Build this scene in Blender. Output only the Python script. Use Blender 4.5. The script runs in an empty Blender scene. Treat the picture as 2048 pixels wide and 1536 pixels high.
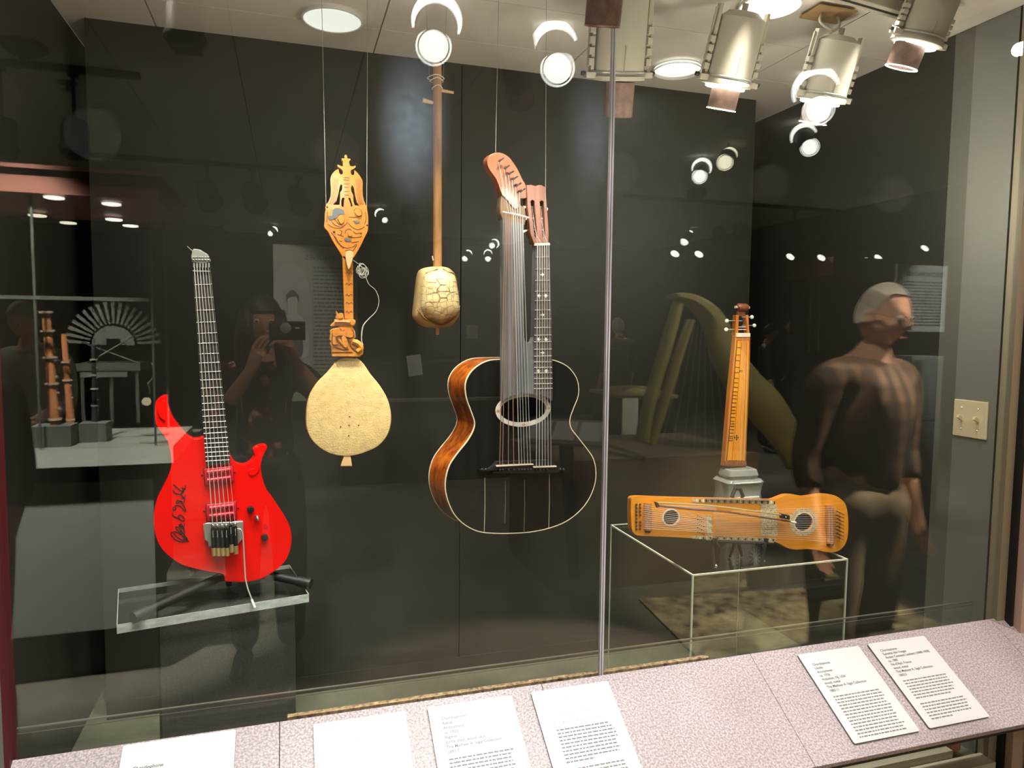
import bpy, bmesh, math, random
import numpy as np
from mathutils import Vector, Matrix, Euler
from mathutils.geometry import tessellate_polygon
random.seed(7)
sc = bpy.context.scene
COL = sc.collection
EYE = 1.5                       # camera height above the gallery floor
GY = 1.42                       # distance from the lens to the case glass
PI = math.pi

# ------------------------------------------------------------------ camera
F_PX = 1434.0; CX, CY = 1024.0, 768.0
_n = Vector((578-CX, -(655-CY), -F_PX)).normalized()
_x = Vector((5650-CX, -(708-CY), -F_PX)); _x = (_x - _n*_x.dot(_n)).normalized()
_z = _x.cross(_n)
M3 = Matrix((_x, _n, _z))       # camera space -> world
cam = bpy.data.objects.new('camera', bpy.data.cameras.new('camera')); COL.objects.link(cam)
cam.data.sensor_fit = 'HORIZONTAL'; cam.data.sensor_width = 36; cam.data.lens = 36*F_PX/2048
cam.data.clip_start = 0.01; cam.data.clip_end = 60
cam.matrix_world = Matrix.Translation((0, 0, EYE)) @ M3.to_4x4()
sc.camera = cam

# ------------------------------------------------------------------ world, exposure
w = bpy.data.worlds.new('world'); sc.world = w; w.use_nodes = True
w.node_tree.nodes['Background'].inputs[0].default_value = (0.9, 0.85, 0.78, 1)
w.node_tree.nodes['Background'].inputs[1].default_value = 0.10
sc.view_settings.view_transform = 'Standard'; sc.view_settings.look = 'None'
sc.view_settings.exposure = 0.0; sc.view_settings.gamma = 1.0; sc.view_settings.use_curve_mapping = False
sc.cycles.use_denoising = True
sc.cycles.max_bounces = 14; sc.cycles.transparent_max_bounces = 24
sc.cycles.transmission_bounces = 8; sc.cycles.glossy_bounces = 6; sc.cycles.diffuse_bounces = 3
sc.cycles.caustics_reflective = False; sc.cycles.caustics_refractive = False
sc.cycles.sample_clamp_indirect = 6

def ray(px, py): return M3 @ Vector((px-CX, -(py-CY), -F_PX))
def atY(px, py, Y):
    v = ray(px, py); p = v*(Y/v.y); p.z += EYE; return p
def atZ(px, py, Z):              # Z = height above the floor
    v = ray(px, py); p = v*((Z-EYE)/v.z); p.z += EYE; return p
def atX(px, py, X):
    v = ray(px, py); p = v*(X/v.x); p.z += EYE; return p
def mir(p): return Vector((p.x, 2*GY-p.y, p.z))     # a thing seen in the glass stands on this side of it
def spot(name, loc, to, power, deg=60, col=(1, .93, .82), r=.03, blend=.6):
    d = bpy.data.lights.new(name, 'SPOT'); d.energy = power; d.color = col
    d.spot_size = math.radians(deg); d.spot_blend = blend; d.shadow_soft_size = r
    o = bpy.data.objects.new(name, d); COL.objects.link(o); o.location = loc
    o.rotation_euler = (Vector(to)-Vector(loc)).to_track_quat('-Z', 'Y').to_euler(); return o
def point(name, loc, power, col=(1, .9, .78), r=.05):
    d = bpy.data.lights.new(name, 'POINT'); d.energy = power; d.color = col; d.shadow_soft_size = r
    o = bpy.data.objects.new(name, d); COL.objects.link(o); o.location = loc; return o
# unseen spots added under the case ceiling to light the exhibits; then shelf lamps
CASEZ = EYE+.80
spot('exhibit_fill', (-.30, 1.50, CASEZ), (-.12, 1.80, 1.05), 74, 50)
spot('exhibit_fill', (.12, 1.50, CASEZ), (.13, 1.76, 1.35), 42, 62)
spot('exhibit_fill', (.40, 1.50, CASEZ), (.42, 1.90, 1.5), 22, 50)
spot('exhibit_fill', (.55, 1.50, CASEZ), (.50, 1.74, 1.25), 50, 55)
spot('exhibit_fill', (1.05, 1.50, CASEZ), (1.18, 1.74, 1.15), 60, 50)
spot('exhibit_fill', (1.45, 1.50, CASEZ), (1.30, 1.80, 1.1), 36, 50)
for x_, y_, e_ in ((.72, 1.50, 4.2), (1.12, 1.50, 4.4), (1.50, 1.50, 4.0), (.1, 1.55, 2.4), (-.35, 1.55, 1.2)):
    point('ceiling_fill', (x_, y_, EYE+.36), e_, (1, .90, .76), .05)  # unseen fill points added in mid-air to brighten the case ceiling
spot('rail_lamp', (.45, .95, EYE+1.15), (.30, 1.30, .70), 76, 60, (1, .97, .95))
spot('rail_lamp', (1.15, .90, EYE+1.15), (.95, 1.30, .70), 66, 55, (1, .95, .96))
spot('rail_lamp', (-.25, .95, EYE+1.15), (-.2, 1.30, .70), 68, 50, (1, .98, .95))
spot('rail_lamp', (1.55, .9, EYE+1.2), (1.6, 1.30, .70), 34, 60, (1, .88, .78))

# ------------------------------------------------------------------ materials
MATS = {}
def nt(name):
    m = bpy.data.materials.new(name); m.use_nodes = True; t = m.node_tree
    return m, t, t.nodes['Principled BSDF']
def c4(c): return (c[0], c[1], c[2], 1)
def mat(name, col, rough=.5, metal=0, emit=None, estr=0, spec=.5, coat=0, var=0, vscale=30, bump=0, bscale=200, col2=None, stretch=(1, 1, 1)):
    m, t, b = nt(name)
    b.inputs['Base Color'].default_value = c4(col); b.inputs['Roughness'].default_value = rough
    b.inputs['Metallic'].default_value = metal; b.inputs['Specular IOR Level'].default_value = spec
    b.inputs['Coat Weight'].default_value = coat; b.inputs['Coat Roughness'].default_value = .08
    if emit: b.inputs['Emission Color'].default_value = c4(emit); b.inputs['Emission Strength'].default_value = estr
    if var or bump:
        tc = t.nodes.new('ShaderNodeTexCoord'); mp = t.nodes.new('ShaderNodeMapping')
        mp.inputs['Scale'].default_value = stretch; t.links.new(tc.outputs['Object'], mp.inputs['Vector'])
    if var:
        n = t.nodes.new('ShaderNodeTexNoise'); n.inputs['Scale'].default_value = vscale; n.inputs['Detail'].default_value = 6
        n.inputs['Roughness'].default_value = .65
        r = t.nodes.new('ShaderNodeValToRGB'); c2 = col2 or tuple(max(0, x*(1-var)) for x in col)
        r.color_ramp.elements[0].position = .35; r.color_ramp.elements[1].position = .65
        r.color_ramp.elements[0].color = c4(c2); r.color_ramp.elements[1].color = c4(col)
        t.links.new(mp.outputs[0], n.inputs['Vector']); t.links.new(n.outputs[0], r.inputs[0]); t.links.new(r.outputs[0], b.inputs['Base Color'])
    if bump:
        n2 = t.nodes.new('ShaderNodeTexNoise'); n2.inputs['Scale'].default_value = bscale; n2.inputs['Detail'].default_value = 4
        bp = t.nodes.new('ShaderNodeBump'); bp.inputs['Strength'].default_value = bump; bp.inputs['Distance'].default_value = .002
        t.links.new(mp.outputs[0], n2.inputs['Vector']); t.links.new(n2.outputs[0], bp.inputs['Height']); t.links.new(bp.outputs[0], b.inputs['Normal'])
    MATS[name] = m; return m
def thin_glass(name, tint=(1, 1, 1), f0=.045, rough=0.0):
    """clear sheet: each face lets light through and mirrors it by Schlick's law"""
    m = bpy.data.materials.new(name); m.use_nodes = True; t = m.node_tree; t.nodes.clear()
    out = t.nodes.new('ShaderNodeOutputMaterial'); mx = t.nodes.new('ShaderNodeMixShader')
    tr = t.nodes.new('ShaderNodeBsdfTransparent'); gl = t.nodes.new('ShaderNodeBsdfGlossy')
    tr.inputs[0].default_value = c4(tint); gl.inputs['Roughness'].default_value = rough
    g = t.nodes.new('ShaderNodeNewGeometry'); dt = t.nodes.new('ShaderNodeVectorMath'); dt.operation = 'DOT_PRODUCT'
    t.links.new(g.outputs['Normal'], dt.inputs[0]); t.links.new(g.outputs['Incoming'], dt.inputs[1])
    def ma(op, a, bb):
        n = t.nodes.new('ShaderNodeMath'); n.operation = op
        for i, x in enumerate((a, bb)):
            if x is None: continue
            if isinstance(x, (int, float)): n.inputs[i].default_value = x
            else: t.links.new(x, n.inputs[i])
        return n.outputs[0]
    ab = ma('ABSOLUTE', dt.outputs['Value'], None); om = ma('SUBTRACT', 1.0, ab); p5 = ma('POWER', om, 5.0)
    f = ma('ADD', ma('MULTIPLY', p5, 1-f0), f0)
    t.links.new(f, mx.inputs[0]); t.links.new(tr.outputs[0], mx.inputs[1]); t.links.new(gl.outputs[0], mx.inputs[2])
    t.links.new(mx.outputs[0], out.inputs[0]); MATS[name] = m; return m
def wood(name, a, b_, scale=18, axis=2, rough=.35, coat=.3, k=.06):
    s = [1, 1, 1]; s[axis] = k
    return mat(name, a, rough, coat=coat, var=1, vscale=scale*4, col2=b_, stretch=tuple(s))

M = {}
M['glass'] = thin_glass('case_glass', (.985, 1, .99), .055)
def pale_patch(m, cx, cz, rx, rz, amt):  # blends a noisy pale blue ellipse into the pane material
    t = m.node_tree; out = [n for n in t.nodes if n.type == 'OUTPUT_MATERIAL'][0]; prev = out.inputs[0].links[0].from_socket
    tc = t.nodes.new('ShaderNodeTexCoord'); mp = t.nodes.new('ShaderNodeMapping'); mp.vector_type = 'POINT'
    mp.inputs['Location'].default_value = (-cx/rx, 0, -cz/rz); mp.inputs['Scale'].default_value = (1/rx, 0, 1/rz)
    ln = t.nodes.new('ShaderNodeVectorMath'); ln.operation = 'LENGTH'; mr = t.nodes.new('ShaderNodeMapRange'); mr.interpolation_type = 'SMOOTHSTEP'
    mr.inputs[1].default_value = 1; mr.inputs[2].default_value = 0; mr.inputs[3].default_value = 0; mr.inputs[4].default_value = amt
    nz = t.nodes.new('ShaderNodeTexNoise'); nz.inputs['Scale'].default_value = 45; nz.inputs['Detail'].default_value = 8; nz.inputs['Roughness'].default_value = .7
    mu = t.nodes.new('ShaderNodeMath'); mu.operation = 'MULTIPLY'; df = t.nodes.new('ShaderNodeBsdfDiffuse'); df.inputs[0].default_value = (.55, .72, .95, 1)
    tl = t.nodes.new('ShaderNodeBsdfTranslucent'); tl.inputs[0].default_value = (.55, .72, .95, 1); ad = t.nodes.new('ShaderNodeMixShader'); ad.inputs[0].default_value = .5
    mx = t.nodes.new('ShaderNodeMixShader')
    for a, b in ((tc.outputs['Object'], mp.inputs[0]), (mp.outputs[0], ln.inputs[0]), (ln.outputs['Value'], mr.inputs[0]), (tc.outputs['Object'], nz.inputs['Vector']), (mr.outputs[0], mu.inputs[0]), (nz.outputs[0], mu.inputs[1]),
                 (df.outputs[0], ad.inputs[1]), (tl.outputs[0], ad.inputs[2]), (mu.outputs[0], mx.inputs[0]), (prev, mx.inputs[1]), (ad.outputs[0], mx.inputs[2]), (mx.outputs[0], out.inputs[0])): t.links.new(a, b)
_s = atY(828, 235, GY); pale_patch(M['glass'], _s.x, _s.z, .085, .20, .24)
_s = atY(1180, 200, GY); pale_patch(M['glass'], _s.x, _s.z, .07, .30, .07)
M['acrylic'] = thin_glass('clear_acrylic', (.97, .99, .975), .04)
M['acryledge'] = mat('acrylic_edge', (.80, .84, .76), .25, emit=None, spec=.6)
M['joint'] = mat('polished_glass_joint', (.95, .93, 1.0), .45, metal=0, var=.35, vscale=25, stretch=(1, 1, .15))
M['black_wall'] = mat('black_green_wall_paint', (.032, .034, .026), .5, var=.25, vscale=3, bump=.15, bscale=60)
M['side_dark'] = mat('dark_side_wall_paint', (.028, .028, .021), .6)
M['grey_wall'] = mat('warm_grey_wall_paint', (.21, .215, .19), .6, bump=.1)
M['maroon'] = mat('maroon_paint', (.12, .012, .02), .6)
M['ceiling'] = mat('white_ceiling_board', (.80, .74, .66), .8, bump=.1)
M['cfloor'] = mat('olive_case_floor', (.20, .20, .14), .7, var=.2, vscale=6)
M['chip'] = mat('raw_chipboard', (.50, .36, .20), .9, var=1, vscale=90, col2=(.06, .03, .012))
M['beige'] = mat('beige_pink_frame_paint', (.56, .40, .33), .55)
M['beige2'] = mat('beige_grey_frame_paint', (.28, .25, .18), .55)
M['rubber'] = mat('black_rubber', (.008, .008, .008), .5)
M['plate'] = mat('ivory_plastic', (.78, .70, .47), .35)
M['lamp_body'] = mat('beige_lamp_enamel', (.40, .37, .30), .85, spec=.1)
M['snoot'] = mat('bronze_snoot', (.22, .13, .10), .6, metal=0, var=.5, vscale=40)
M['glow'] = mat('lamp_glow', (1, 1, 1), .5, emit=(1, .97, .90), estr=14)
M['glow_soft'] = mat('lit_reflector', (.9, .9, .88), .3, emit=(.95, 1, .90), estr=.75)
M['glow_room'] = mat('room_lamp_glow', (1, 1, 1), .5, emit=(1, 1, .93), estr=11)
M['glow_warm'] = mat('warm_lamp_glow', (1, 1, 1), .5, emit=(1, .95, .68), estr=9)
M['black'] = mat('black_metal', (.012, .012, .013), .35, spec=.5)
M['chrome'] = mat('chrome', (.75, .75, .74), .18, metal=1)
M['silver'] = mat('silver_metal', (.62, .64, .60), .32, metal=.8)
M['card'] = mat('white_card', (.86, .86, .86), .5)
M['cardedge'] = mat('grey_foam_edge', (.22, .20, .20), .6)
M['ink'] = mat('print_ink', (.10, .10, .11), .7)
M['ink_pale'] = mat('pale_print_ink', (.55, .56, .54), .7)
M['red'] = mat('glossy_red_lacquer', (.95, .004, .002), .22, coat=.35)
M['redplastic'] = mat('red_plastic', (.70, .01, .03), .35)
M['ebony'] = mat('ebony_board', (.045, .043, .04), .42, var=.4, vscale=60, stretch=(1, 1, .05))
M['string'] = mat('steel_string', (.85, .82, .78), .3, metal=.6)
M['copper'] = mat('wound_string', (.60, .36, .28), .35, metal=.7)
M['brass'] = mat('brass', (.75, .60, .28), .3, metal=.8)
M['fret'] = mat('fret_wire', (.85, .85, .80), .25, metal=.7)
M['carved'] = wood('carved_maple', (.62, .245, .032), (.46, .16, .018), 12, 2, .4, .2)
M['carvedlight'] = mat('carved_edge', (.80, .45, .14), .4)
M['groove'] = mat('carving_groove', (.09, .03, .006), .6)
M['slate'] = mat('slate_blue_paint', (.10, .13, .14), .5)
M['skin_head'] = mat('goatskin_head', (.80, .58, .25), .6, var=.22, vscale=70, bump=.4, bscale=300)
M['tail'] = mat('pale_wood', (.70, .45, .22), .5)
M['hair'] = mat('horsehair', (.50, .50, .44), .5)
M['hide'] = mat('cured_hide', (.62, .44, .20), .55, var=.3, vscale=25, bump=.5, bscale=90)
M['hidedark'] = mat('dark_hide', (.30, .17, .06), .6, var=.4, vscale=30)
M['neckstick'] = wood('rebab_neck_wood', (.50, .26, .10), (.36, .17, .05), 30, 2, .5, .1, .15)
M['blacktop'] = mat('black_soundboard', (.004, .004, .004), .38, spec=.3, var=.6, vscale=5, col2=(.010, .010, .010), stretch=(6, 1, .5))
M['rim'] = wood('mahogany_rim', (.50, .13, .014), (.17, .03, .004), 9, 2, .25, .7, .5)
M['binding'] = mat('ivory_binding', (.80, .70, .48), .4)
M['rosette'] = mat('rosette_pearl', (.78, .72, .66), .35, var=.25, vscale=50)
M['inside'] = mat('dark_cavity', (.008, .004, .003), .8)
M['headwood'] = wood('walnut_head', (.30, .10, .045), (.20, .06, .028), 14, 2, .35, .4)
M['headpink'] = wood('rosewood_head', (.27, .125, .09), (.19, .08, .055), 14, 2, .4, .3)
M['block'] = wood('weathered_block', (.20, .125, .075), (.12, .075, .045), 14, 2, .6, 0)
M['bassboard'] = mat('worn_bass_board', (.20, .205, .215), .4, var=.6, vscale=14, stretch=(4, 1, .25))
M['treble'] = mat('treble_board', (.13, .115, .115), .4, var=.6, vscale=20, stretch=(3, 1, .25))
M['pearl'] = mat('pearl_inlay', (.85, .84, .80), .3)
M['bone'] = mat('bone', (.85, .72, .55), .4)
M['orange'] = wood('orange_varnished_spruce', (.86, .35, .025), (.74, .26, .012), 25, 0, .3, .5, .04)
M['orange_v'] = wood('orange_varnished_top', (.85, .36, .03), (.70, .24, .012), 25, 2, .3, .5, .04)
M['orangeside'] = wood('dulcimer_side', (.62, .22, .05), (.48, .15, .02), 20, 2, .35, .4)
M['inlay'] = mat('cream_printed_border', (.80, .70, .45), .5, var=.75, vscale=260, col2=(.28, .18, .06))
M['dark'] = mat('dark_brown', (.05, .02, .01), .6)
M['pressed'] = None
m_, t_, b_ = nt('pressed_glass'); b_.inputs['Base Color'].default_value = (.93, 1, .94, 1); b_.inputs['Roughness'].default_value = .06
b_.inputs['Transmission Weight'].default_value = .74; b_.inputs['IOR'].default_value = 1.45; M['pressed'] = m_

# ------------------------------------------------------------------ mesh building
class MB:
    def __init__(s): s.v = []; s.f = []; s.m = []; s.cur = 0
    def add(s, vs, fs):
        b = len(s.v); s.v += [tuple(x) for x in vs]; s.f += [tuple(i+b for i in f) for f in fs]; s.m += [s.cur]*len(fs); return s
    def box(s, c, d, R=None):
        vs = []
        for i in range(8):
            q = Vector(((i & 1)-.5, ((i >> 1) & 1)-.5, ((i >> 2) & 1)-.5)); q = Vector((q.x*d[0], q.y*d[1], q.z*d[2]))
            if R: q = R @ q
            vs.append(q+Vector(c))
        return s.add(vs, [(0, 2, 3, 1), (4, 5, 7, 6), (0, 1, 5, 4), (2, 6, 7, 3), (0, 4, 6, 2), (1, 3, 7, 5)])
    def hexa(s, lo, hi): return s.box([(a+b)/2 for a, b in zip(lo, hi)], [abs(b-a) for a, b in zip(lo, hi)])
    def prism(s, poly, w0, w1, holes=(), inset=0):
        """poly in (u,v); extruded along local y from w0 (front) to w1 (back)"""
        loops = [poly]+list(holes)
        loops3 = [[Vector((p[0], p[1], 0)) for p in l] for l in loops]
        tri = tessellate_polygon(loops3); flat = [p for l in loops for p in l]; n = len(flat)
        def area(l): return sum(l[i][0]*l[(i+1) % len(l)][1]-l[(i+1) % len(l)][0]*l[i][1] for i in range(len(l)))
        vs = [(p[0], w0, p[1]) for p in flat]+[(p[0], w1, p[1]) for p in flat]; fs = []
        for a, b, c in tri:
            A, B, C_ = flat[a], flat[b], flat[c]
            ccw = (B[0]-A[0])*(C_[1]-A[1])-(B[1]-A[1])*(C_[0]-A[0]) > 0
            t = (a, b, c) if ccw else (a, c, b)
            fs.append(t); fs.append((t[0]+n, t[2]+n, t[1]+n))
        k = 0
        for li, l in enumerate(loops):
            L = len(l); cc = area(l) > 0
            if li: cc = not cc
            for i in range(L):
                a, b = k+i, k+(i+1) % L
                fs.append((a, a+n, b+n, b) if cc else (a, b, b+n, a+n))
            k += L
        return s.add(vs, fs)
    def tube(s, pts, r, n=8, cap=True):
        P = [Vector(p) for p in pts]; rr = r if hasattr(r, '__len__') else [r]*len(P)
        vs = []; fs = []; prev = None
        for i, p in enumerate(P):
            d = (P[min(i+1, len(P)-1)]-P[max(i-1, 0)]); d = d.normalized() if d.length > 1e-9 else Vector((0, 0, 1))
            if prev is None:
                u = d.orthogonal().normalized()
            else:
                u = prev-d*prev.dot(d); u = u.normalized() if u.length > 1e-6 else d.orthogonal().normalized()
            prev = u; q = d.cross(u)
            for k in range(n):
                a = 2*PI*k/n; vs.append(p+(u*math.cos(a)+q*math.sin(a))*rr[i])
        for i in range(len(P)-1):
            for k in range(n):
                fs.append((i*n+k, i*n+(k+1) % n, (i+1)*n+(k+1) % n, (i+1)*n+k))
        if cap: fs.append(tuple(range(n-1, -1, -1))); fs.append(tuple(range((len(P)-1)*n, len(P)*n)))
        return s.add(vs, fs)
    def lathe(s, prof, n=32, mtx=None, cap=True):
        """prof (r,h) about local z"""
        mtx = mtx or Matrix.Identity(4); vs = []; fs = []
        for r, h in prof:
            for k in range(n):
                a = 2*PI*k/n; vs.append(mtx @ Vector((r*math.cos(a), r*math.sin(a), h)))
        for i in range(len(prof)-1):
            for k in range(n): fs.append((i*n+k, i*n+(k+1) % n, (i+1)*n+(k+1) % n, (i+1)*n+k))
        if cap: fs.append(tuple(range(n-1, -1, -1))); fs.append(tuple(range((len(prof)-1)*n, len(prof)*n)))
        return s.add(vs, fs)
    def ball(s, c, r, n=12):
        r = r if hasattr(r, '__len__') else (r, r, r)
        vs = []; fs = []; m = n//2
        for i in range(m+1):
            th = PI*i/m
            for k in range(n): a = 2*PI*k/n; vs.append((c[0]+r[0]*math.sin(th)*math.cos(a), c[1]+r[1]*math.sin(th)*math.sin(a), c[2]+r[2]*math.cos(th)))
        for i in range(m):
            for k in range(n): fs.append((i*n+k, (i+1)*n+k, (i+1)*n+(k+1) % n, i*n+(k+1) % n))
        return s.add(vs, fs)
    def build(s, name, material, parent=None, smooth=.7, label=None, cat=None, group=None, kind=None, bevel=0, mw=None, recalc=True):
        me = bpy.data.meshes.new(name); me.from_pydata(s.v, [], s.f)
        ms = material if isinstance(material, (list, tuple)) else [material]
        for q in ms: me.materials.append(q)
        if len(ms) > 1: me.polygons.foreach_set('material_index', s.m)
        if recalc:
            bm = bmesh.new(); bm.from_mesh(me); bmesh.ops.remove_doubles(bm, verts=bm.verts, dist=1e-6)
            bmesh.ops.recalc_face_normals(bm, faces=bm.faces); bm.to_mesh(me); bm.free()
        if smooth:
            me.shade_smooth() if hasattr(me, 'shade_smooth') else None
            me.set_sharp_from_angle(angle=smooth)
        me.update()
        o = bpy.data.objects.new(name, me); COL.objects.link(o)
        if parent: o.parent = parent
        if mw is not None: o.matrix_world = mw
        if bevel:
            b = o.modifiers.new('bevel', 'BEVEL'); b.width = bevel; b.segments = 2; b.limit_method = 'ANGLE'; b.angle_limit = .9
        return tag(o, label, cat, group, kind)
def tag(o, label=None, cat=None, group=None, kind=None):
    if label: o['label'] = label
    if cat: o['category'] = cat
    if group: o['group'] = group
    if kind: o['kind'] = kind
    return o
def empty(name, loc, label, cat, group=None, rz=0):
    o = bpy.data.objects.new(name, None); COL.objects.link(o); o.location = loc; o.rotation_euler = (0, 0, rz); o.empty_display_size = .05
    return tag(o, label, cat, group)
def box(name, lo, hi, m, parent=None, **k): return MB().hexa(lo, hi).build(name, m, parent, smooth=0, **k)
def dup(o, parent=None):
    c = o.copy(); COL.objects.link(c); c.parent = parent
    for ch in list(o.children): dup(ch, c)
    return c
def spl(pts, closed=True, n=5):
    P = [Vector(p) for p in pts]; L = len(P); out = []
    rng = range(L) if closed else range(L-1)
    for i in rng:
        if closed: a, b, c, d = P[i-1], P[i], P[(i+1) % L], P[(i+2) % L]
        else: a, b, c, d = P[max(i-1, 0)], P[i], P[i+1], P[min(i+2, L-1)]
        for k in range(n):
            t = k/n; out.append(.5*((2*b)+(c-a)*t+(2*a-5*b+4*c-d)*t*t+(3*b-a-3*c+d)*t**3))
    if not closed: out.append(P[-1])
    return [tuple(p) for p in out]
class Plane:
    """an upright plane in the case, turned by yaw; maps a sighting to (u,v) on it"""
    def __init__(s, px, py, Y, yaw=0, pitch=0):
        s.o = atY(px, py, Y); s.R = Euler((pitch, 0, yaw)).to_matrix()
    def uv(s, px, py):
        n = s.R @ Vector((0, 1, 0)); v = ray(px, py); o = s.o-Vector((0, 0, EYE))
        p = v*(o.dot(n)/v.dot(n))-o; q = s.R.transposed() @ p; return (q.x, q.z)
    def L(s, pts): return [s.uv(*p) for p in pts]
    def p3(s, px, py, w=0): u, v = s.uv(px, py); return Vector((u, w, v))
    def root(s, name, label, cat, group=None):
        o = empty(name, s.o, label, cat, group); o.rotation_euler = s.R.to_euler(); return o
def cen(a): return (sum(p[0] for p in a)/len(a), sum(p[1] for p in a)/len(a))
def scale2(poly, k, c=None):
    c = c or cen(poly); return [(c[0]+(p[0]-c[0])*k, c[1]+(p[1]-c[1])*k) for p in poly]
def ell(c, rx, rz, n=40): return [(c[0]+rx*math.cos(2*PI*i/n), c[1]+rz*math.sin(2*PI*i/n)) for i in range(n)]
def ribbon(pts, wd, w0, w1, mb, closed=False):
    """flat strip following a (u,v) path, wd wide, from depth w0 to w1"""
    n = len(pts); L = []; R = []
    for i in range(n):
        a = Vector(pts[i-1] if (closed or i) else pts[i]); b = Vector(pts[(i+1) % n] if (closed or i < n-1) else pts[i])
        d = (b-a); d = d.normalized() if d.length > 1e-9 else Vector((1, 0)); p = Vector(pts[i]); q = Vector((-d.y, d.x))*wd/2
        L.append(p+q); R.append(p-q)
    for i in range(n if closed else n-1):
        j = (i+1) % n; mb.add([(L[i].x, w0, L[i].y), (L[j].x, w0, L[j].y), (R[j].x, w0, R[j].y), (R[i].x, w0, R[i].y),
                               (L[i].x, w1, L[i].y), (L[j].x, w1, L[j].y), (R[j].x, w1, R[j].y), (R[i].x, w1, R[i].y)],
                              [(0, 3, 2, 1), (4, 5, 6, 7), (0, 1, 5, 4), (3, 7, 6, 2)])
    return mb
def text(body, size, m, parent, loc, rot, name='lettering', align='LEFT', bold=0):
    c = bpy.data.curves.new(name, 'FONT'); c.body = body; c.size = size; c.align_x = align; c.offset = bold; c.resolution_u = 2
    o = bpy.data.objects.new(name, c); COL.objects.link(o)
    dg = bpy.context.evaluated_depsgraph_get(); me = bpy.data.meshes.new_from_object(o.evaluated_get(dg)); bpy.data.objects.remove(o)
    me.materials.clear(); me.materials.append(m)
    q = bpy.data.objects.new(name, me); COL.objects.link(q); q.parent = parent; q.location = loc; q.rotation_euler = rot
    return q

# ================================================================== SETTING
XL, XR = -.587, 1.82
CZ = EYE+.849                     # case ceiling
FZ = EYE-1.17                     # case floor
YB = 2.315                        # dark back panels
st = dict(kind='structure')
# back wall: three dark panels with open joints
wb = tag(bpy.data.objects.new('wall_back', None), kind='structure'); COL.objects.link(wb)
seam1 = atY(921, 700, YB).x
for a, b in ((-.531, seam1-.0015), (seam1+.0015, 1.645)):
    box('panel', (a, YB, FZ), (b, YB+.018, CZ), M['black_wall'], wb)
box('trim_1', (-.531, YB-.004, FZ), (1.645, YB, FZ+.055), M['side_dark'], **st)
box('wall_rear', (XL, 2.60, FZ), (XR, 2.62, CZ), M['maroon'], **st)
box('wall_left', (XL-.03, GY, FZ), (XL, 2.60, CZ), M['side_dark'], **st)
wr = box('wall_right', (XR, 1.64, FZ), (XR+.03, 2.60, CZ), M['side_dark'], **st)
box('wall_right_lit', (XR, GY+.03, FZ), (XR+.03, 1.578, CZ), M['grey_wall'], **st)  # same side wall; light near the glass put into a paler colour
box('wall_right_dim', (XR, 1.578, FZ), (XR+.032, 1.64, CZ), mat('side_wall_half_shade', (.13, .132, .108), .6), **st)  # middle tone of that wall, its shading put into the colour
# case floor and the raw edge of its chipboard
box('floor_case', (XL, GY+.02, FZ-.02), (XR, 2.60, FZ), M['cfloor'], **st)
# case ceiling of boards
cl = tag(bpy.data.objects.new('ceiling', None), kind='structure'); COL.objects.link(cl)
xs = [XL, -.35, .26, .87, 1.48, XR]; ys = [GY, 1.86, 2.13, 2.60]
for i in range(len(xs)-1):
    for j in range(len(ys)-1):
        box('ceiling_board', (xs[i]+.002, ys[j]+.002, CZ), (xs[i+1]-.002, ys[j+1]-.002, CZ+.012+.003*((i+j) % 2)), M['ceiling'], cl)
box('ceiling_backing', (XL, GY, CZ+.02), (XR, 2.62, CZ+.03), M['ceiling'], cl)
# chipboard strip just inside the glass
c0, c1 = atY(575, 1434, 1.435), atY(1415, 1312, 1.435)
box('trim_4', (c0.x, 1.427, EYE-.80), (c1.x, 1.440, EYE-.7665), M['chip'], **st)
# clear upstand strip with a bright top edge behind the glass
zt = EYE-.502*1.47
box('trim_5', (-.487, 1.468, EYE-.80), (1.80, 1.471, zt), M['acrylic'], **st)
box('trim_6', (-.487, 1.467, zt), (1.80, 1.472, zt+.0022), mat('dull_steel_edge', (.22, .22, .18), .3, metal=.5), **st)
box('trim_7', (-.487, 1.466, zt-.009), (1.80, 1.4675, zt-.0075), MATS['dull_steel_edge'], **st)

# glass: two panes and their joint
GL = -.475; GR = 1.845; JX = .656
def pane(name, x0, x1):
    o = box(name, (x0, GY-.003, EYE-1.14), (x1, GY+.003, EYE+.86), M['glass']); tag(o, kind='structure'); return o
pane('window_1', GL, JX-.0045); pane('window_2', JX+.0045, GR)
box('trim_8', (JX-.0045, GY-.0045, EYE-1.14), (JX+.0045, GY+.0045, EYE+.86), M['joint'], **st)
box('trim_9', (JX-.0012, GY-.0052, EYE-1.14), (JX+.0004, GY-.0046, EYE+.86), mat('joint_seam', (.16, .15, .22), .4), **st)
# frame: left post, right posts, header, sill
box('trim_10', (GL-.008, GY-.02, EYE-1.2), (GL, GY+.02, EYE+.86), M['maroon'], **st)
box('trim_11', (GL-.16, GY-.02, EYE-1.2), (GL-.008, GY+.012, EYE+.9), M['grey_wall'], **st)
box('trim_12', (1.815, GY-.012, EYE-1.2), (1.843, GY+.02, EYE+.86), M['beige2'], **st)
box('trim_13', (1.843, GY-.03, EYE-1.2), (1.853, GY+.02, EYE+.86), M['rubber'], **st)
box('trim_14', (1.853, GY-.05, EYE-1.2), (1.896, GY+.02, EYE+.9), M['beige'], **st)
box('trim_15', (1.896, GY-.06, EYE-1.5), (2.2, GY+.02, EYE+.9), M['beige2'], **st)
box('trim_16', (-.7, GY-.03, EYE+.862), (2.2, GY+.02, EYE+1.0), M['side_dark'], **st)
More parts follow.
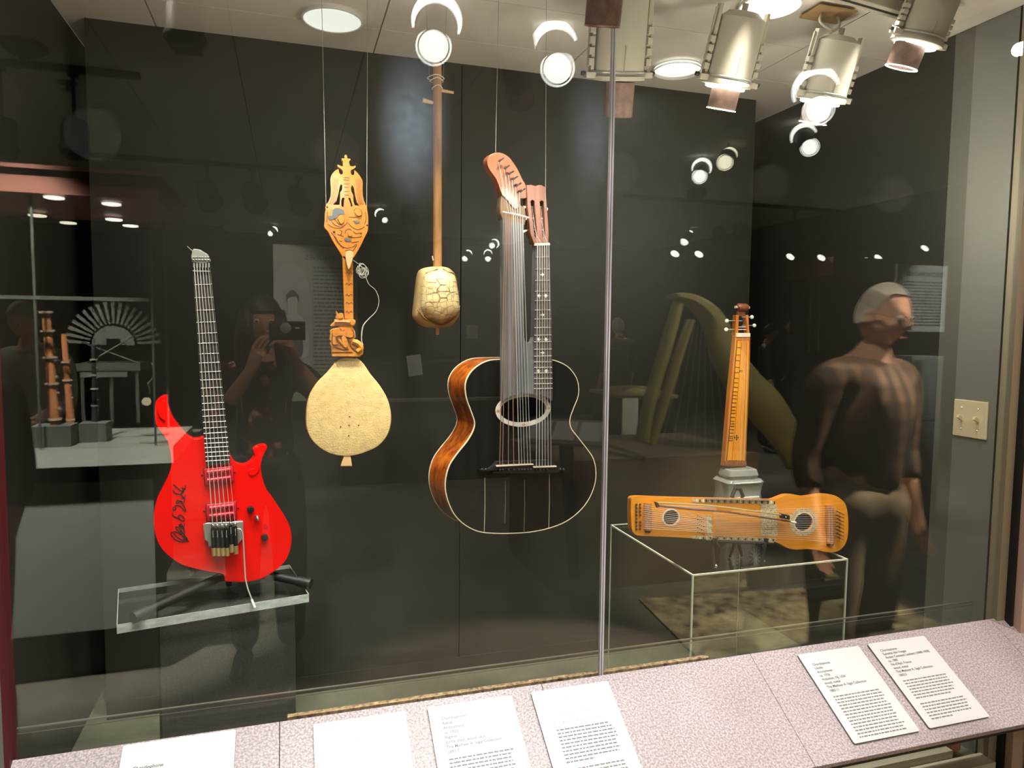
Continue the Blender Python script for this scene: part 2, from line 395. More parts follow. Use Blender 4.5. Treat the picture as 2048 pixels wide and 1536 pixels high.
# sill steps below the glass
cream = mat('cream_sill_paint', (.55, .50, .38), .6)
box('trim_17', (1.30, 1.435, FZ-.02), (1.72, 1.50, EYE-1.135), cream, **st)
box('trim_18', (-.5, 1.385, EYE-1.20), (1.815, 1.432, EYE-1.155), cream, **st)
box('trim_19', (-.5, 1.33, EYE-1.26), (1.86, 1.385, EYE-1.215), cream, **st)
box('wall_right_lit0', (-.5, 1.36, 0), (1.9, 1.45, EYE-1.20), M['side_dark'], **st)
MB().hexa((0, 0, 0), (.03, .26, .03)).build('timber_batten', wood('red_brown_timber', (.45, .15, .05), (.34, .10, .03)), smooth=0,
    mw=Matrix.Translation((1.735, 1.45, EYE-1.15)), label='short red-brown timber batten lying by the cream sill under the shelf', cat='batten')

# gallery shell behind the camera
FW = 2*GY-11.9
box('floor', (-9, FW, -.02), (9, 1.36, 0), mat('grey_brown_carpet', (.15, .135, .10), .9, var=.3, vscale=8), **st)
box('wall_room_back', (-9, FW-.05, 0), (9, FW, 3.0), mat('charcoal_room_wall', (.035, .035, .028), .7), **st)
box('wall_room_left', (-9.05, FW, 0), (-9, 3, 3.0), MATS['charcoal_room_wall'], **st)
box('wall_room_right', (9, FW, 0), (9.05, 3, 3.0), MATS['charcoal_room_wall'], **st)
box('wall_room_front', (1.9+.3, GY+.03, 0), (9, GY+.08, 3.0), M['grey_wall'], **st)
box('wall_room_front_left', (-9, GY+.03, 0), (XL-.05, GY+.08, 3.0), M['grey_wall'], **st)
box('wall_right_lit1', (-.7, GY-.02, EYE+1.0), (2.2, GY+.08, 3.0), M['grey_wall'], **st)
RZ = EYE+1.36
rc = tag(bpy.data.objects.new('ceiling_room', None), kind='structure'); COL.objects.link(rc)
tile_mb = MB().hexa((.004, .004, 0), (.606, 1.216, .012)); t0 = None
for i in range(-7, 11):
    for j in range(0, 8):
        x0 = -.845+.61*i; y0 = 2*GY-3.83+.0-1.22*j
        if y0 < FW: continue
        y0 += (.61 if i % 2 else 0)
        if t0 is None: t0 = tile_mb.build('ceiling_tile', mat('ceiling_tile_white', (.66, .63, .56), .85), rc, smooth=0); t0.location = (x0, y0, RZ); continue
        t = t0.copy(); COL.objects.link(t); t.parent = rc; t.location = (x0, y0, RZ)
box('ceiling_grid', (-9, FW, RZ+.010), (9, 3, RZ+.02), mat('ceiling_grid_dark', (.10, .10, .09), .7), rc)
# gallery lamps
for x, y, e in ((-2.5, -2.5, 210), (1.0, -3.2, 220), (4.2, -2.5, 230), (-1.5, -6, 230), (2.5, -6.2, 280), (5.5, -6.2, 280), (-.6, -.1, 45), (1.3, .0, 36), (3.2, .3, 80)):
    spot('gallery_lamp', (x, y, RZ-.06), (x, y, 0), e, 155, r=.03, blend=1)
spot('man_fill', (1.45, 1.28, RZ-.1), (1.98, .78, 1.52), 1500, 20, (1, .86, .66), blend=.3)  # this and the next: unseen spots added to brighten the man's face
spot('man_fill', (2.75, 1.25, RZ-.1), (2.00, .78, 1.45), 2500, 28, (1, .84, .66), blend=.4)
spot('counter_spot', (-1.0, .1, RZ-.15), (-.95, -.6, 1.0), 2400, 40, (1, .98, .88))
spot('counter_spot', (-1.1, -.65, EYE+.45), (-1.05, -.72, 1.0), 330, 100, (1, .98, .88))
spot('poster_spot', (-.2, -1.6, RZ-.15), (-.2, -3.16, 1.5), 520, 45)
spot('poster_spot', (5.0, -.4, RZ-.15), (5.2, -1.76, 1.5), 700, 45, (1, 1, .95))
spot('harp_spot', (2.6, .2, RZ-.15), (2.5, -.8, 1.4), 330, 50, (1, .9, .6))
spot('rug_spot', (2.2, .5, RZ-.15), (2.5, -.5, .0), 1100, 36, (1, .9, .65))
spot('table_spot', (2.4, -2.3, RZ-.15), (3.9, -3.4, 1.0), 900, 40, (1, .92, .7))
spot('woman_fill', (.1, 1.25, RZ-.12), (-.15, -.3, 1.42), 230, 26, (1, .85, .65))  # unseen spot added to brighten the photographer's face

# ================================================================== LABEL RAIL
TAN = .6; RY0, RY1 = 1.416, 1.182
def rz_(y): return EYE-.764-TAN*(GY-y)
ang = math.atan(TAN)
rail = empty('label_rail', (0, RY0, rz_(RY0)), 'sloping pinkish grey speckled stone-look shelf running below the glass', 'shelf')
RL = (RY0-RY1)/math.cos(ang)
m_, t_, b_ = nt('speckled_laminate'); b_.inputs['Roughness'].default_value = .5
tc = t_.nodes.new('ShaderNodeTexCoord'); n1 = t_.nodes.new('ShaderNodeTexNoise'); n1.inputs['Scale'].default_value = 230; n1.inputs['Detail'].default_value = 3
n2 = t_.nodes.new('ShaderNodeTexNoise'); n2.inputs['Scale'].default_value = 5; n2.inputs['Detail'].default_value = 5
r1 = t_.nodes.new('ShaderNodeValToRGB'); r2 = t_.nodes.new('ShaderNodeValToRGB'); mx = t_.nodes.new('ShaderNodeMix'); mx.data_type = 'RGBA'; mx.blend_type = 'MULTIPLY'
r1.color_ramp.elements[0].position = .38; r1.color_ramp.elements[1].position = .62
r1.color_ramp.elements[0].color = (.43, .37, .38, 1); r1.color_ramp.elements[1].color = (.80, .70, .72, 1)
r2.color_ramp.elements[0].color = (.72, .70, .70, 1); r2.color_ramp.elements[1].color = (1, 1, 1, 1)
mx.inputs[0].default_value = 1
for a, b in ((tc.outputs['Object'], n1.inputs['Vector']), (tc.outputs['Object'], n2.inputs['Vector']), (n1.outputs[0], r1.inputs[0]), (n2.outputs[0], r2.inputs[0]),
             (r1.outputs[0], mx.inputs[6]), (r2.outputs[0], mx.inputs[7]), (mx.outputs[2], b_.inputs['Base Color'])): t_.links.new(a, b)
M['lam'] = m_
edges = [-.9, -.027, .514, 1.043, 1.80]
for i in range(len(edges)-1):
    p = MB().hexa((edges[i]+.0006, -RL, -.018), (edges[i+1]-.0006, 0, 0)).build('shelf_panel', M['lam'], rail, smooth=0, bevel=.0008); p.rotation_euler = (ang, 0, 0)
# mitred return at the right end
mbr = MB(); mbr.add([(1.801, 0, 0), (2.35, 0, 0), (2.35, -RL, 0), (2.12, -RL, 0), (1.801, 0, -.018), (2.35, 0, -.018), (2.35, -RL, -.018), (2.12, -RL, -.018)],
        [(0, 3, 2, 1), (4, 5, 6, 7), (0, 1, 5, 4), (1, 2, 6, 5), (2, 3, 7, 6), (3, 0, 4, 7)])
p = mbr.build('shelf_panel', M['lam'], rail, smooth=0); p.rotation_euler = (ang, 0, 0)
mbr = MB(); mbr.add([(1.80, 0, 0), (2.118, -RL, 0), (1.80, -RL, 0), (1.80, 0, -.018), (2.118, -RL, -.018), (1.80, -RL, -.018)], [(0, 2, 1), (3, 4, 5), (0, 1, 4, 3), (1, 2, 5, 4), (2, 0, 3, 5)])
p = mbr.build('shelf_panel', M['lam'], rail, smooth=0); p.rotation_euler = (ang, 0, 0)
p = MB().hexa((-.9, -RL, -.030), (2.1, -RL+.02, -.0185)).build('shelf_batten', M['side_dark'], rail, smooth=0); p.rotation_euler = (ang, 0, 0)

def greek(mb, x0, x1, y, h, rnd, last=1.0):
    x = x0; xe = x0+(x1-x0)*last
    while x < xe:
        L = min(rnd.uniform(.004, .013), xe-x)
        if L > .0015: mb.add([(x, y, 0), (x+L, y, 0), (x+L, y+h, 0), (x, y+h, 0)], [(0, 1, 2, 3)])
        x += L+.0018
def card(xc, ytop, wd, ln, rot, label, head, paras, ink, hy=.034, lm=.026, para_ink=None):
    """head: lines of heading; paras: list of line counts"""
    r = empty('label_card', (xc, ytop, rz_(ytop)+.0002), label, 'label', 'white text cards on the sloping shelf')
    r.rotation_euler = (ang, 0, rot)
    rr = .004; T = .005; pl = []
    for cx_, cy_, a0 in ((wd/2-rr, -rr, 0), (-wd/2+rr, -rr, 90), (-wd/2+rr, -ln+rr, 180), (wd/2-rr, -ln+rr, 270)):
        for k in range(4): a = math.radians(a0+30*k); pl.append((cx_+rr*math.cos(a), cy_+rr*math.sin(a)))
    n = len(pl)
    mb = MB(); mb.add([(p[0], p[1], 0) for p in pl]+[(p[0], p[1], T) for p in pl], [tuple(range(n, 2*n))]); mb.cur = 1
    b0 = len(mb.v)-2*n
    mb.f += [tuple(range(n-1, -1, -1))]+[(i, (i+1) % n, n+(i+1) % n, n+i) for i in range(n)]; mb.m += [1]*(n+1)
    mb.build('board', [M['card'], M['cardedge']], r, smooth=0)
    y = -hy; rnd = random.Random(int(xc*1000)+5)
    for i, l in enumerate(head):
        if l: text(l, .0088, ink, r, (-wd/2+lm, y-.008, T+.0003), (0, 0, 0), 'heading', bold=.00012)
        y -= .0098
    y -= .006; mb = MB()
    for np_, last in paras:
        for k in range(np_):
            if y < -ln+.012: break
            greek(mb, -wd/2+lm, wd/2-rnd.uniform(.024, .034), y-.006, .0030, rnd, last if k == np_-1 else 1); y -= .0074
        y -= .0075
    if mb.v: mb.build('printed_text', para_ink or ink, r, smooth=0, kind='stuff', recalc=False).location = (0, 0, T+.0003)
    return r
grey_ink = mat('grey_print_ink', (.26, .26, .27), .7)
G6 = 'The Mathew A. Sigal Collection'
card(-.2025, 1.411, .193, .225, math.radians(0), 'leftmost white label card on the shelf, below the red guitar, with Electric Guitar heading',
     ['Chordophone', 'Electric Guitar', 'XOLOSS Prestige Series', 'Gift of Davide Lo Surdo'], [(6, .5)], M['ink'], .042, .022)
card(.1255, 1.400, .180, .225, 0, 'second white label card from the left with washed-out pale print, below the pear-shaped lute',
     ['Chordophone', '', '', '', '', '', G6], [(9, .7)], M['ink_pale'], .040, .05, grey_ink)
card(.3505, 1.400, .180, .225, 0, 'white label card with Rebab heading, third from the left, beneath the tortoiseshell lute',
     ['Chordophone', 'Rebab', 'Anonymous', 'ca. 1920', 'Algeria', 'turtle shell, wood, skin', G6, '1883.7'], [(8, .55), (4, .6)], grey_ink, .024, .024)
card(.5735, 1.400, .180, .225, 0, 'white label card with dense two-paragraph text under the vertical glass joint',
     ['', 'Chordophone', '', '', 'Carl Bohmann, Chicago', '', G6], [(10, .5), (8, .7)], M['ink_pale'], .012, .03, grey_ink)
card(1.2515, 1.396, .181, .222, 0, 'left of the two white label cards at the right shelf end, Ukelin heading',
     ['Chordophone', 'Ukelin', 'Anonymous', 'ca. 1926', 'Hoboken, NJ, USA', 'wood, metal', G6, '1883.11'], [(15, .3)], M['ink'], .026, .022, grey_ink)
card(1.4605, 1.397, .180, .222, 0, 'rightmost white label card on the shelf, with two paragraphs under its heading',
     ['Chordophone', 'Epinette des Vosges', 'Amant Constant Lambert (1848-1908)', 'ca. 1885', "Val-d'Ajol, France", 'wood, metal', G6, '1883.5'], [(7, .8), (6, .5)], M['ink'], .018, .022, grey_ink)

# light switch on the side wall
sw = empty('light_switch', (XR, 1.5225, EYE-.2355), 'ivory double toggle light switch plate on the grey side wall at right', 'switch')
MB().hexa((-.006, -.052, -.052), (0, .052, .052)).build('cover_plate', M['plate'], sw, smooth=0, bevel=.002)
for yy in (.025, -.025):
    tg = MB().box((-.013, yy, .002), (.018, .008, .010), Euler((0, .5, 0)).to_matrix()).build('toggle', M['plate'], sw, smooth=0, bevel=.001)
    for zz in (.03, -.03): MB().ball((-.0062, yy, zz), .0028, 8).build('screw', M['silver'], sw)

# ================================================================== LIGHT FIXTURES IN THE CASE
# openings are modelled as shallow fittings just under the boards
def downlight_surface(px, py, dia, kind, label):
    p = atZ(px, py, CZ-.01); r = empty('downlight', p, label, 'light', 'round downlights in the case ceiling'); R = dia/2
    MB().lathe([(R*.97, .0099), (R, .004), (R, 0), (R*.95, -.001), (R*.93, .001)], 44, cap=False).build('trim_ring', M['card'], r)
    g = {'bright': M['glow'], 'cone': M['glow_soft'], 'pale': M['glow_soft']}[kind]
    MB().lathe([(R*.935, .001), (R*.6, .0085), (.0005, .0088)], 44, cap=False).build('reflector', g, r)
    if kind == 'cone':
        MB().lathe([(.0005, .004), (R*.58, .0045), (R*.6, .006)], 40, cap=False).build('lamp_disc', M['glow'], r)
        r.children[-1].location = (.012, .02, 0)
downlight_surface(665, 42, .165, 'pale', 'evenly pale greenish round downlight at upper left of the case ceiling')
downlight_surface(1355, 138, .16, 'cone', 'round white downlight with lit inner disc beside the middle lamp heads')
downlight_surface(1540, 14, .158, 'bright', 'blazing white round downlight at the top edge between lamp heads')

def lamp_head(px, py, Y, wpx, hpx, label, tilt=0, snoot=None, yaw=0, lit=True):
    """theatre-style beige head: body, yoke arms with cooling blocks, lens ring, bronze snoot; (px,py) bottom centre"""
    p = atY(px, py, Y); s = Y*1.05/F_PX; W = wpx*s; H = hpx*s
    r = empty('lamp_head', p, label, 'light', 'beige lamp heads hanging in the case'); r.rotation_euler = (math.radians(20), tilt, yaw)
    MB().lathe([(W*.44, 0), (W*.43, H*.9), (W*.30, H*.98), (W*.28, H)], 36).build('housing', M['lamp_body'], r)
    MB().lathe([(W*.40, -.012), (W*.47, -.011), (W*.47, -.002), (W*.44, .003)], 36).build('lens_ring', M['lamp_body'], r)
    MB().lathe([(W*.445, .004), (W*.46, .0055), (W*.46, .008), (W*.445, .0095)], 36, cap=False).build('front_band', M['silver'], r)
    if lit:
        MB().lathe([(W*.33, -.020), (W*.37, -.018), (W*.37, -.012), (W*.33, -.012)], 36).build('light_gap', M['glow'], r)
    for sx in (-1, 1):
        MB().hexa((sx*W*.50-.004, -.008, -.004), (sx*W*.50+.004, .008, H*1.05)).hexa((sx*W*.56-.002, -.002, H*.1), (sx*W*.56+.002, .003, H*1.0)).build('yoke_arm', M['lamp_body'], r, smooth=0)
        for k in range(4):
            MB().box((sx*W*.53, -.004, H*(.16+.13*k)), (.014, .016, H*.09)).build('clip', M['lamp_body'], r, smooth=0, bevel=.001)
        MB().box((sx*W*.53, -.004, 0), (.026, .022, .014)).build('bracket', M['lamp_body'], r, smooth=0, bevel=.001)
        MB().tube([(sx*(W*.53+.013), -.004, .004), (sx*(W*.53+.022), -.004, .004)], .0055, 10).build('thumb_screw', M['rubber'], r)
    MB().tube([(0, 0, H), (0, 0, H+.02)], .008, 8).build('stem', M['lamp_body'], r)
    MB().hexa((-W*.1, -W*.44, H*.05), (-W*.085, -W*.425, H*.35)).build('seam', M['beige2'], r, smooth=0)
    if snoot:
        dx, sw_, sh = [v*s for v in snoot]
        MB().lathe([(sw_/2, -.016), (sw_/2, -.016-sh), (sw_/2-.0025, -.016-sh), (sw_/2-.0025, -.016)], 36, Matrix.Translation((dx, 0, 0)), cap=False).build('snoot', M['snoot'], r)
        MB().lathe([(sw_/2+.0012, -.0165-sh), (sw_/2+.0012, -.0145-sh), (sw_/2-.003, -.0145-sh), (sw_/2-.003, -.0165-sh)], 36, Matrix.Translation((dx, 0, 0)), cap=False).build('snoot_rim', M['glow'] if lit else M['snoot'], r)
    return r
lamp_head(1235, 150, 1.68, 118, 150, 'beige lamp head behind the top of the vertical glass joint, tilted slightly', tilt=math.radians(-6), snoot=(8, 58, 66), lit=False)
lamp_head(1453, 162, 1.66, 112, 132, 'beige lamp head with lit bronze snoot, right of the round white downlight', tilt=math.radians(3), snoot=(4, 60, 44))
lamp_head(1643, 193, 1.66, 114, 122, 'beige lamp head whose foot overlaps the right ceiling corner', snoot=(-2, 58, 44), tilt=math.radians(3))
lamp_head(1835, 78, 1.50, 124, 98, 'rightmost beige lamp head with copper-brown snoot under bright rim', snoot=(-12, 70, 52), tilt=math.radians(8))
# snoot of a lamp on this side of the glass
p = atY(1209, 8, 1.18)
r = empty('track_lamp', p, 'copper-brown lamp snoot hanging in front of the glass at the top of the joint', 'light'); r.rotation_euler = (math.radians(20), math.radians(-3), 0)
MB().lathe([(.031, -.034), (.032, .06), (.029, .06), (.028, -.034)], 36).build('snoot', M['snoot'], r)
MB().lathe([(.0315, -.0355), (.0315, -.034), (.028, -.034), (.028, -.0355)], 36, cap=False).build('snoot_rim', M['copper'], r)
MB().lathe([(.055, .06), (.055, .20), (.03, .22)], 30).build('housing', M['lamp_body'], r)
MB().tube([(0, 0, .22), (0, 0, RZ-p.z-.02)], .008).build('stem', M['lamp_body'], r)
# track and junction plate between the heads
tr = empty('lighting_track', atZ(1765, 22, CZ-.03), 'grey metal lighting track on the case ceiling between the right lamp heads', 'track'); tr.rotation_euler = (0, 0, math.radians(8))
MB().hexa((-.30, -.018, 0), (.10, .018, .028)).build('track_channel', M['lamp_body'], tr, smooth=0, bevel=.002)
MB().hexa((-.29, -.004, -.001), (.09, .004, .002)).build('slot', M['rubber'], tr, smooth=0)
jp = empty('junction_plate', atZ(1662, 28, CZ-.014), 'tan square junction plate on the ceiling above the third lamp head', 'plate')
MB().hexa((-.06, -.03, 0), (.06, .05, .006)).build('plate', mat('tan_plate', (.42, .27, .12), .7), jp, smooth=0, bevel=.002)
MB().tube(spl([(-.03, 0, -.002), (-.04, -.01, -.03), (-.01, -.02, -.05), (.02, -.01, -.03), (.02, 0, -.002)], False, 6), .0035, 8).build('cable', M['lamp_body'], jp)

# ================================================================== RED ELECTRIC GUITAR
pl = Plane(445, 1100, 1.80, math.radians(7))
g = pl.root('electric_guitar', 'bright red headless electric guitar with black signature, standing on the acrylic shelf', 'guitar')
body = [(311,808),(314,800),(325,792.5),(335,792.5),(335,803),(339,819),(347,838),(358,853),(370,867),(384,877),(397,878.5),(409,876),(425,890),(445,890),(457,902),(462.5,913.5),
 (470,925),(484,931),(497,928),(506,919),(510,910),(507,900.5),(516,894),(525,891),(534,892),(533,897),(528,907),(523,921),(521.5,936),(525,957),(533,979),(544,994),(553,1008),(569,1032),
 (580,1055),(583,1077),(580,1099),(572,1119),(558,1135),(541,1147),(522,1157),(503,1162),(487,1163.5),(468,1163),(451,1162),(449,1153),(443,1147),(419,1143),(387,1136),(362,1128),(341,1114),
 (323,1096),(312.5,1074),(307.5,1047),(308.6,1022),(314,999),(321,984),(331,964),(339,946),(343,930),(342,913),(339,896),(334,880),(323,864),(314,852),(310,832)]
B = spl(pl.L(body), True, 3)
MB().prism(B, 0, .036).build('body', M['red'], g, bevel=.0045)
# carved bevels on the horns
for hp in ([(316,812),(323,802),(329,803),(327,820),(331,840),(322,836),(316,825)], [(497,940),(512,934),(518,918),(520,932),(512,948),(500,950)]):
    MB().prism(spl(pl.L(hp), True, 4), -.0025, .004).build('contour', M['red'], g, bevel=.002)
neckp = pl.L([(385.5,537),(420.5,537),(459.5,916),(460,926),(411.5,929)])
MB().prism(neckp, -.009, 0).build('fretboard', M['ebony'], g, bevel=.001)
MB().prism(scale2(pl.L([(387,515),(419,515),(452,905),(415,905)]), 1.0), 0, .018).build('neck', mat('dark_neck', (.06, .035, .02), .4), g, bevel=.003)
fr = [570,596,621,645,667,687,708,726,744,760,776,792,806.5,819.5,832,844,855.5,866,876.5,886,894.5,904,912.5,921]
def xl(y): return 385.5+(411.5-385.5)*(y-537)/(929-537)
def xr_(y): return 420.5+(459.7-420.5)*(y-537)/(921-537)
for y in fr:
    k = .15 + .85*(y-560)/360; MB().tube([pl.p3(xl(y)+.3, y, -.0098), pl.p3(xr_(y)-.3, y-2.2*k-.6, -.0098)], .0009, 6).build('fret', M['fret'], g)
MB().prism(pl.L([(385.2,541.5),(420,542),(420,544),(385.4,543.5)]), -.0125, -.008).build('nut', M['silver'], g, smooth=0)
# headpiece: silver ball-end clamp with a slotted row
MB().prism(spl(pl.L([(385,501),(391,499.2),(399.7,500.5),(409,505.8),(416,510.5),(418.5,517),(419.4,525),(385,525)]), True, 2), -.012, .012).build('headpiece', M['silver'], g, bevel=.0015)
MB().prism(pl.L([(385,525),(420,525),(421,537),(385.6,537)]), -.010, .010).build('string_clamp', M['black'], g, smooth=0)
for i in range(6):
    x = 388+5.9*i
    MB().prism(pl.L([(x-1.7,526.5),(x+1.7,526.5),(x+2,535.5),(x-1.4,535.5)]), -.0125, -.009).build('clamp_block', M['silver'], g, smooth=0)
    MB().ball(pl.p3(x-.5, 521, -.0125), .0032, 8).build('ball_end', M['chrome'], g)
    MB().ball(pl.p3(x-.5, 515.5, -.0125), .0028, 8).build('ball_end', M['chrome'], g)
MB().tube([pl.p3(374.5, 493.5, -.012), pl.p3(384.5, 502.5, -.008)], .0008, 6).build('string_tail', M['string'], g)
# pickups
for q, nm in (([(408,937),(464.5,931),(467.5,960),(460,965),(410.5,970.5)], 1), ([(412.5,1008),(471,1002),(472.8,1036),(414,1042)], 2)):
    P = pl.L(q)
    fr_ = MB().prism(scale2(P, 1.05), -.003, .002).build('pickup_frame', M['dark'], g, bevel=.001)
    MB().prism(P, -.008, -.003).build('pickup', M['redplastic'], g, bevel=.002)
    (ax, ay), (bx, by) = q[0], q[1]; hh = 13
    for k in (0, 1):
        y0 = 6+k*16; a = (ax+5, ay+y0+1); b = (bx-3.5, by+y0+1)
        MB().tube([pl.p3(a[0]+1, a[1], -.0085), pl.p3(b[0], b[1], -.0085)], .0058, 10).build('bobbin', M['redplastic'], g)
        for i in range(6):
            t = (i+.5)/6; MB().ball(pl.p3(a[0]+(b[0]-a[0])*t, a[1]+(b[1]-a[1])*t, -.0142), (.0018, .0008, .0018), 8).build('pole_piece', M['dark'], g)
    for xx, yy in ((ax-4, ay+14), (bx+5, by+14)): MB().ball(pl.p3(xx, yy, -.001), (.0022, .001, .0022), 8).build('screw', M['black'], g)
# bridge with six black saddles, brass-ended tuners and a whammy arm
br = MB().prism(pl.L([(406,1047),(416,1043.5),(486,1040.5),(486.5,1073),(475,1087),(474,1090),(416.5,1091.5),(415.6,1082),(408,1077)]), -.010, -.002).build('bridge_plate', M['silver'], g, bevel=.0015)
sx = [425,434,443,451.7,460.5,469.5]
for i, x in enumerate(sx):
    up = -7 if i == 4 else (-4 if i == 5 else 0); dxx = 1.5
    MB().tube([pl.p3(x, 1052+up*.7, -.017), pl.p3(x+dxx, 1091+up, -.018)], .0046, 12).build('saddle', M['black'], g)
    MB().ball(pl.p3(x, 1047.5+up*.6, -.017), .0046, 10).build('string_roller', M['chrome'], g)
    MB().tube([pl.p3(x+.2, 1056+up, -.0222), pl.p3(x+.8, 1070+up, -.0222)], .0011, 6).build('saddle_screw', M['chrome'], g)
    MB().tube([pl.p3(x+dxx, 1091+up, -.018), pl.p3(x+dxx+1, 1107+up, -.018)], .0050, 12).build('tuner_knob', M['brass'], g)
arm = [(471,1054,-.016),(480,1054,-.02),(484,1060,-.024),(485.5,1090,-.034),(487,1140,-.058),(491,1158,-.070),(503.5,1189,-.090)]
MB().tube([pl.p3(*a) for a in arm], .0019, 8).build('tremolo_arm', M['silver'], g)
MB().tube([pl.p3(498,1176,-.081), pl.p3(503.5,1189,-.090)], .0027, 8).build('arm_tip', M['card'], g)
for x, y in ((500.8,1018),(529,1074)):
    MB().lathe([(.0082, 0), (.0082, .006), (.0068, .011), (.0004, .013)], 20, Matrix.Translation(pl.p3(x, y, 0)) @ Matrix.Rotation(PI/2, 4, 'X')).build('control_knob', M['black'], g)
MB().lathe([(.006, 0), (.005, .006), (.0028, .008), (.0036, .018), (.0004, .020)], 16, Matrix.Translation(pl.p3(514,1035,0)) @ Matrix.Rotation(PI/2, 4, 'X')).build('toggle_switch', M['chrome'], g)
MB().tube([pl.p3(531+3.6*math.cos(a), 1052+3.6*math.sin(a), -.001) for a in [i*PI/6 for i in range(10)]], .0006, 6).build('drawn_ring', mat('deep_red_mark', (.35, .0, .0), .4), g)
MB().lathe([(.007, 0), (.007, .012)], 14, Matrix.Translation(pl.p3(458,1166,.018)) @ Matrix.Rotation(PI, 4, 'X')).build('strap_button', M['black'], g)
for i in range(6):
    x0 = 388.5+5.5*i; x1 = sx[i]; up = -7 if i == 4 else 0
    MB().tube([pl.p3(x0, 535, -.0128), pl.p3(x1, 1047+up*.6, -.0185)], .00045+.00009*(5-i), 6).build('string', M['string'], g)
# hand-written signature in black marker
def c2(p): return (300+p[0]/6.4, 980+p[1]/6.4)
sig = [[(285,530),(270,560),(300,610),(370,655),(460,655),(490,652),(400,570),(330,535),(300,540),(340,590),(420,640),(445,620)],
       [(445,640),(400,560),(350,510),(330,470),(370,480),(430,560),(470,610),(480,650)], [(380,520),(440,560),(430,500),(380,470),(400,430),(440,500)], [(370,440),(430,470),(440,430)],
       [(290,295),(300,330),(370,365),(430,395),(436,360),(400,320),(360,335),(390,380)], [(300,215),(295,250),(330,250),(320,205),(380,200),(430,250),(458,272),(440,210),(390,150),(340,170),(350,130),(420,150)],
       [(430,170),(445,110),(400,60),(420,20),(455,-20)], [(290,0),(330,40),(390,50),(430,20),(410,-30),(450,-10)], [(300,-75),(350,-30),(400,10),(440,0),(455,-60)], [(400,100),(440,100),(450,60)]]
mb = MB()
for s_ in sig: ribbon(spl([pl.uv(*c2(p)) for p in s_], False, 5), .0018, -.0012, .001, mb)
mb.build('signature', M['rubber'], g, smooth=0)

# ---- acrylic shelf, tubular stand, carpeted black pedestal
SZ = EYE-.64; SA = math.atan2(1.753-1.677, .038+.361)
sh = empty('acrylic_shelf', (-.361, 1.677, SZ), 'thick clear acrylic slab shelf under the red guitar', 'shelf', rz=SA)
TH = .020; SW = math.hypot(.399, .076); SD = .24
MB().hexa((.001, .001, -TH+.001), (SW-.001, SD-.001, -.0005)).build('slab', M['acrylic'], sh, smooth=0)
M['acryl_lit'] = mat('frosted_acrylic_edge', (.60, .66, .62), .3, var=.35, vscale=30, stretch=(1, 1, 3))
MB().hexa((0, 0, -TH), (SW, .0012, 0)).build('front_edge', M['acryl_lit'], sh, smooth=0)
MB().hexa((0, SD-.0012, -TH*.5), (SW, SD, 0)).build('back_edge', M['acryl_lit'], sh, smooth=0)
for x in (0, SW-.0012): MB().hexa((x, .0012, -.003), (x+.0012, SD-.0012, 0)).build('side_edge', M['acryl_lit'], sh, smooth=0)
gs = empty('guitar_stand', (-.15, 1.80, SZ), 'folding black tubular guitar stand with rubber feet under the red guitar', 'stand')
def gsx(v): return Vector(v)-gs.location
f1, f2 = atZ(266, 1236, SZ+.012), atZ(622, 1168, SZ+.012)
hub = Vector((-.145, 1.865, SZ+.034)); hub2 = Vector((-.105, 1.865, SZ+.034))
def leg(a, b, nm='leg'):
    l = MB().tube([gsx(a), gsx(b)], .0105, 14).build(nm, M['rubber'], gs)
    d = (Vector(b)-Vector(a)).normalized(); MB().tube([gsx(Vector(b)-d*.035), gsx(Vector(b)-d*.012), gsx(b)], [.0125, .0135, .013], 14).build('rubber_foot', M['rubber'], l)
leg(hub, f1); leg(hub2, f2); leg(hub, (-.17, 1.90, SZ+.013))
for a, b in (((-.235, 1.84, SZ+.052), (-.155, 1.89, SZ+.06)), ((-.055, 1.84, SZ+.020), (-.125, 1.89, SZ+.05))):
    y = MB().tube([gsx(a), gsx(b)], .0075, 10).build('yoke', M['black'], gs)
    MB().tube([gsx(Vector(a)+Vector((0, -.055, .012))), gsx(a)], .010, 12).build('foam_grip', M['rubber'], y)
MB().tube([gsx((-.14, 1.885, SZ+.03)), gsx((-.16, 1.885, SZ+.40))], .010, 12).build('upright', M['black'], gs)
pd = atY(305, 1300, 1.70)
ped = empty('pedestal', (-.285, 1.715, FZ), 'tall black felt-covered pedestal box carrying the acrylic shelf', 'pedestal', rz=SA)
MB().hexa((0, 0, 0), (.2955, .20, SZ-TH-FZ-.002)).build('box', mat('black_felt', (.052, .053, .045), .95, var=.4, vscale=220, bump=.5, bscale=400), ped, smooth=0, bevel=.002)

# ================================================================== CARVED GUSLE
pl = Plane(697, 820, 1.76, 0)
g = pl.root('carved_fiddle', 'pear-shaped skin-headed fiddle with carved eagle crest and horseman, hung on two wires', 'fiddle')
bow = spl(pl.L([(697,714),(683,716),(672,724),(655,745),(636,764),(622,785),(614.5,808),(612,838),(614,860),(622,878),(636,893),(655,905),(675,911),(694,912.5),(713,910),(735,903),(755,893),(770,878),(779,860),(782.5,838),(780,815),(772,792),(757,768),(742,750),(727,728),(714,717)]), True, 3)
c = cen(bow); mb = MB(); prof = [(1, 0), (1.008, .012), (.99, .030), (.90, .060), (.70, .085), (.4, .098), (.02, .103)]
n = len(bow); vs = []; fs = []
for k, w_ in prof: vs += [(c[0]+(p[0]-c[0])*k, w_, c[1]+(p[1]-c[1])*k) for p in bow]
for i in range(len(prof)-1):
    for j in range(n): fs.append((i*n+j, i*n+(j+1) % n, (i+1)*n+(j+1) % n, (i+1)*n+j))
mb.add(vs, fs).build('bowl', M['carved'], g)
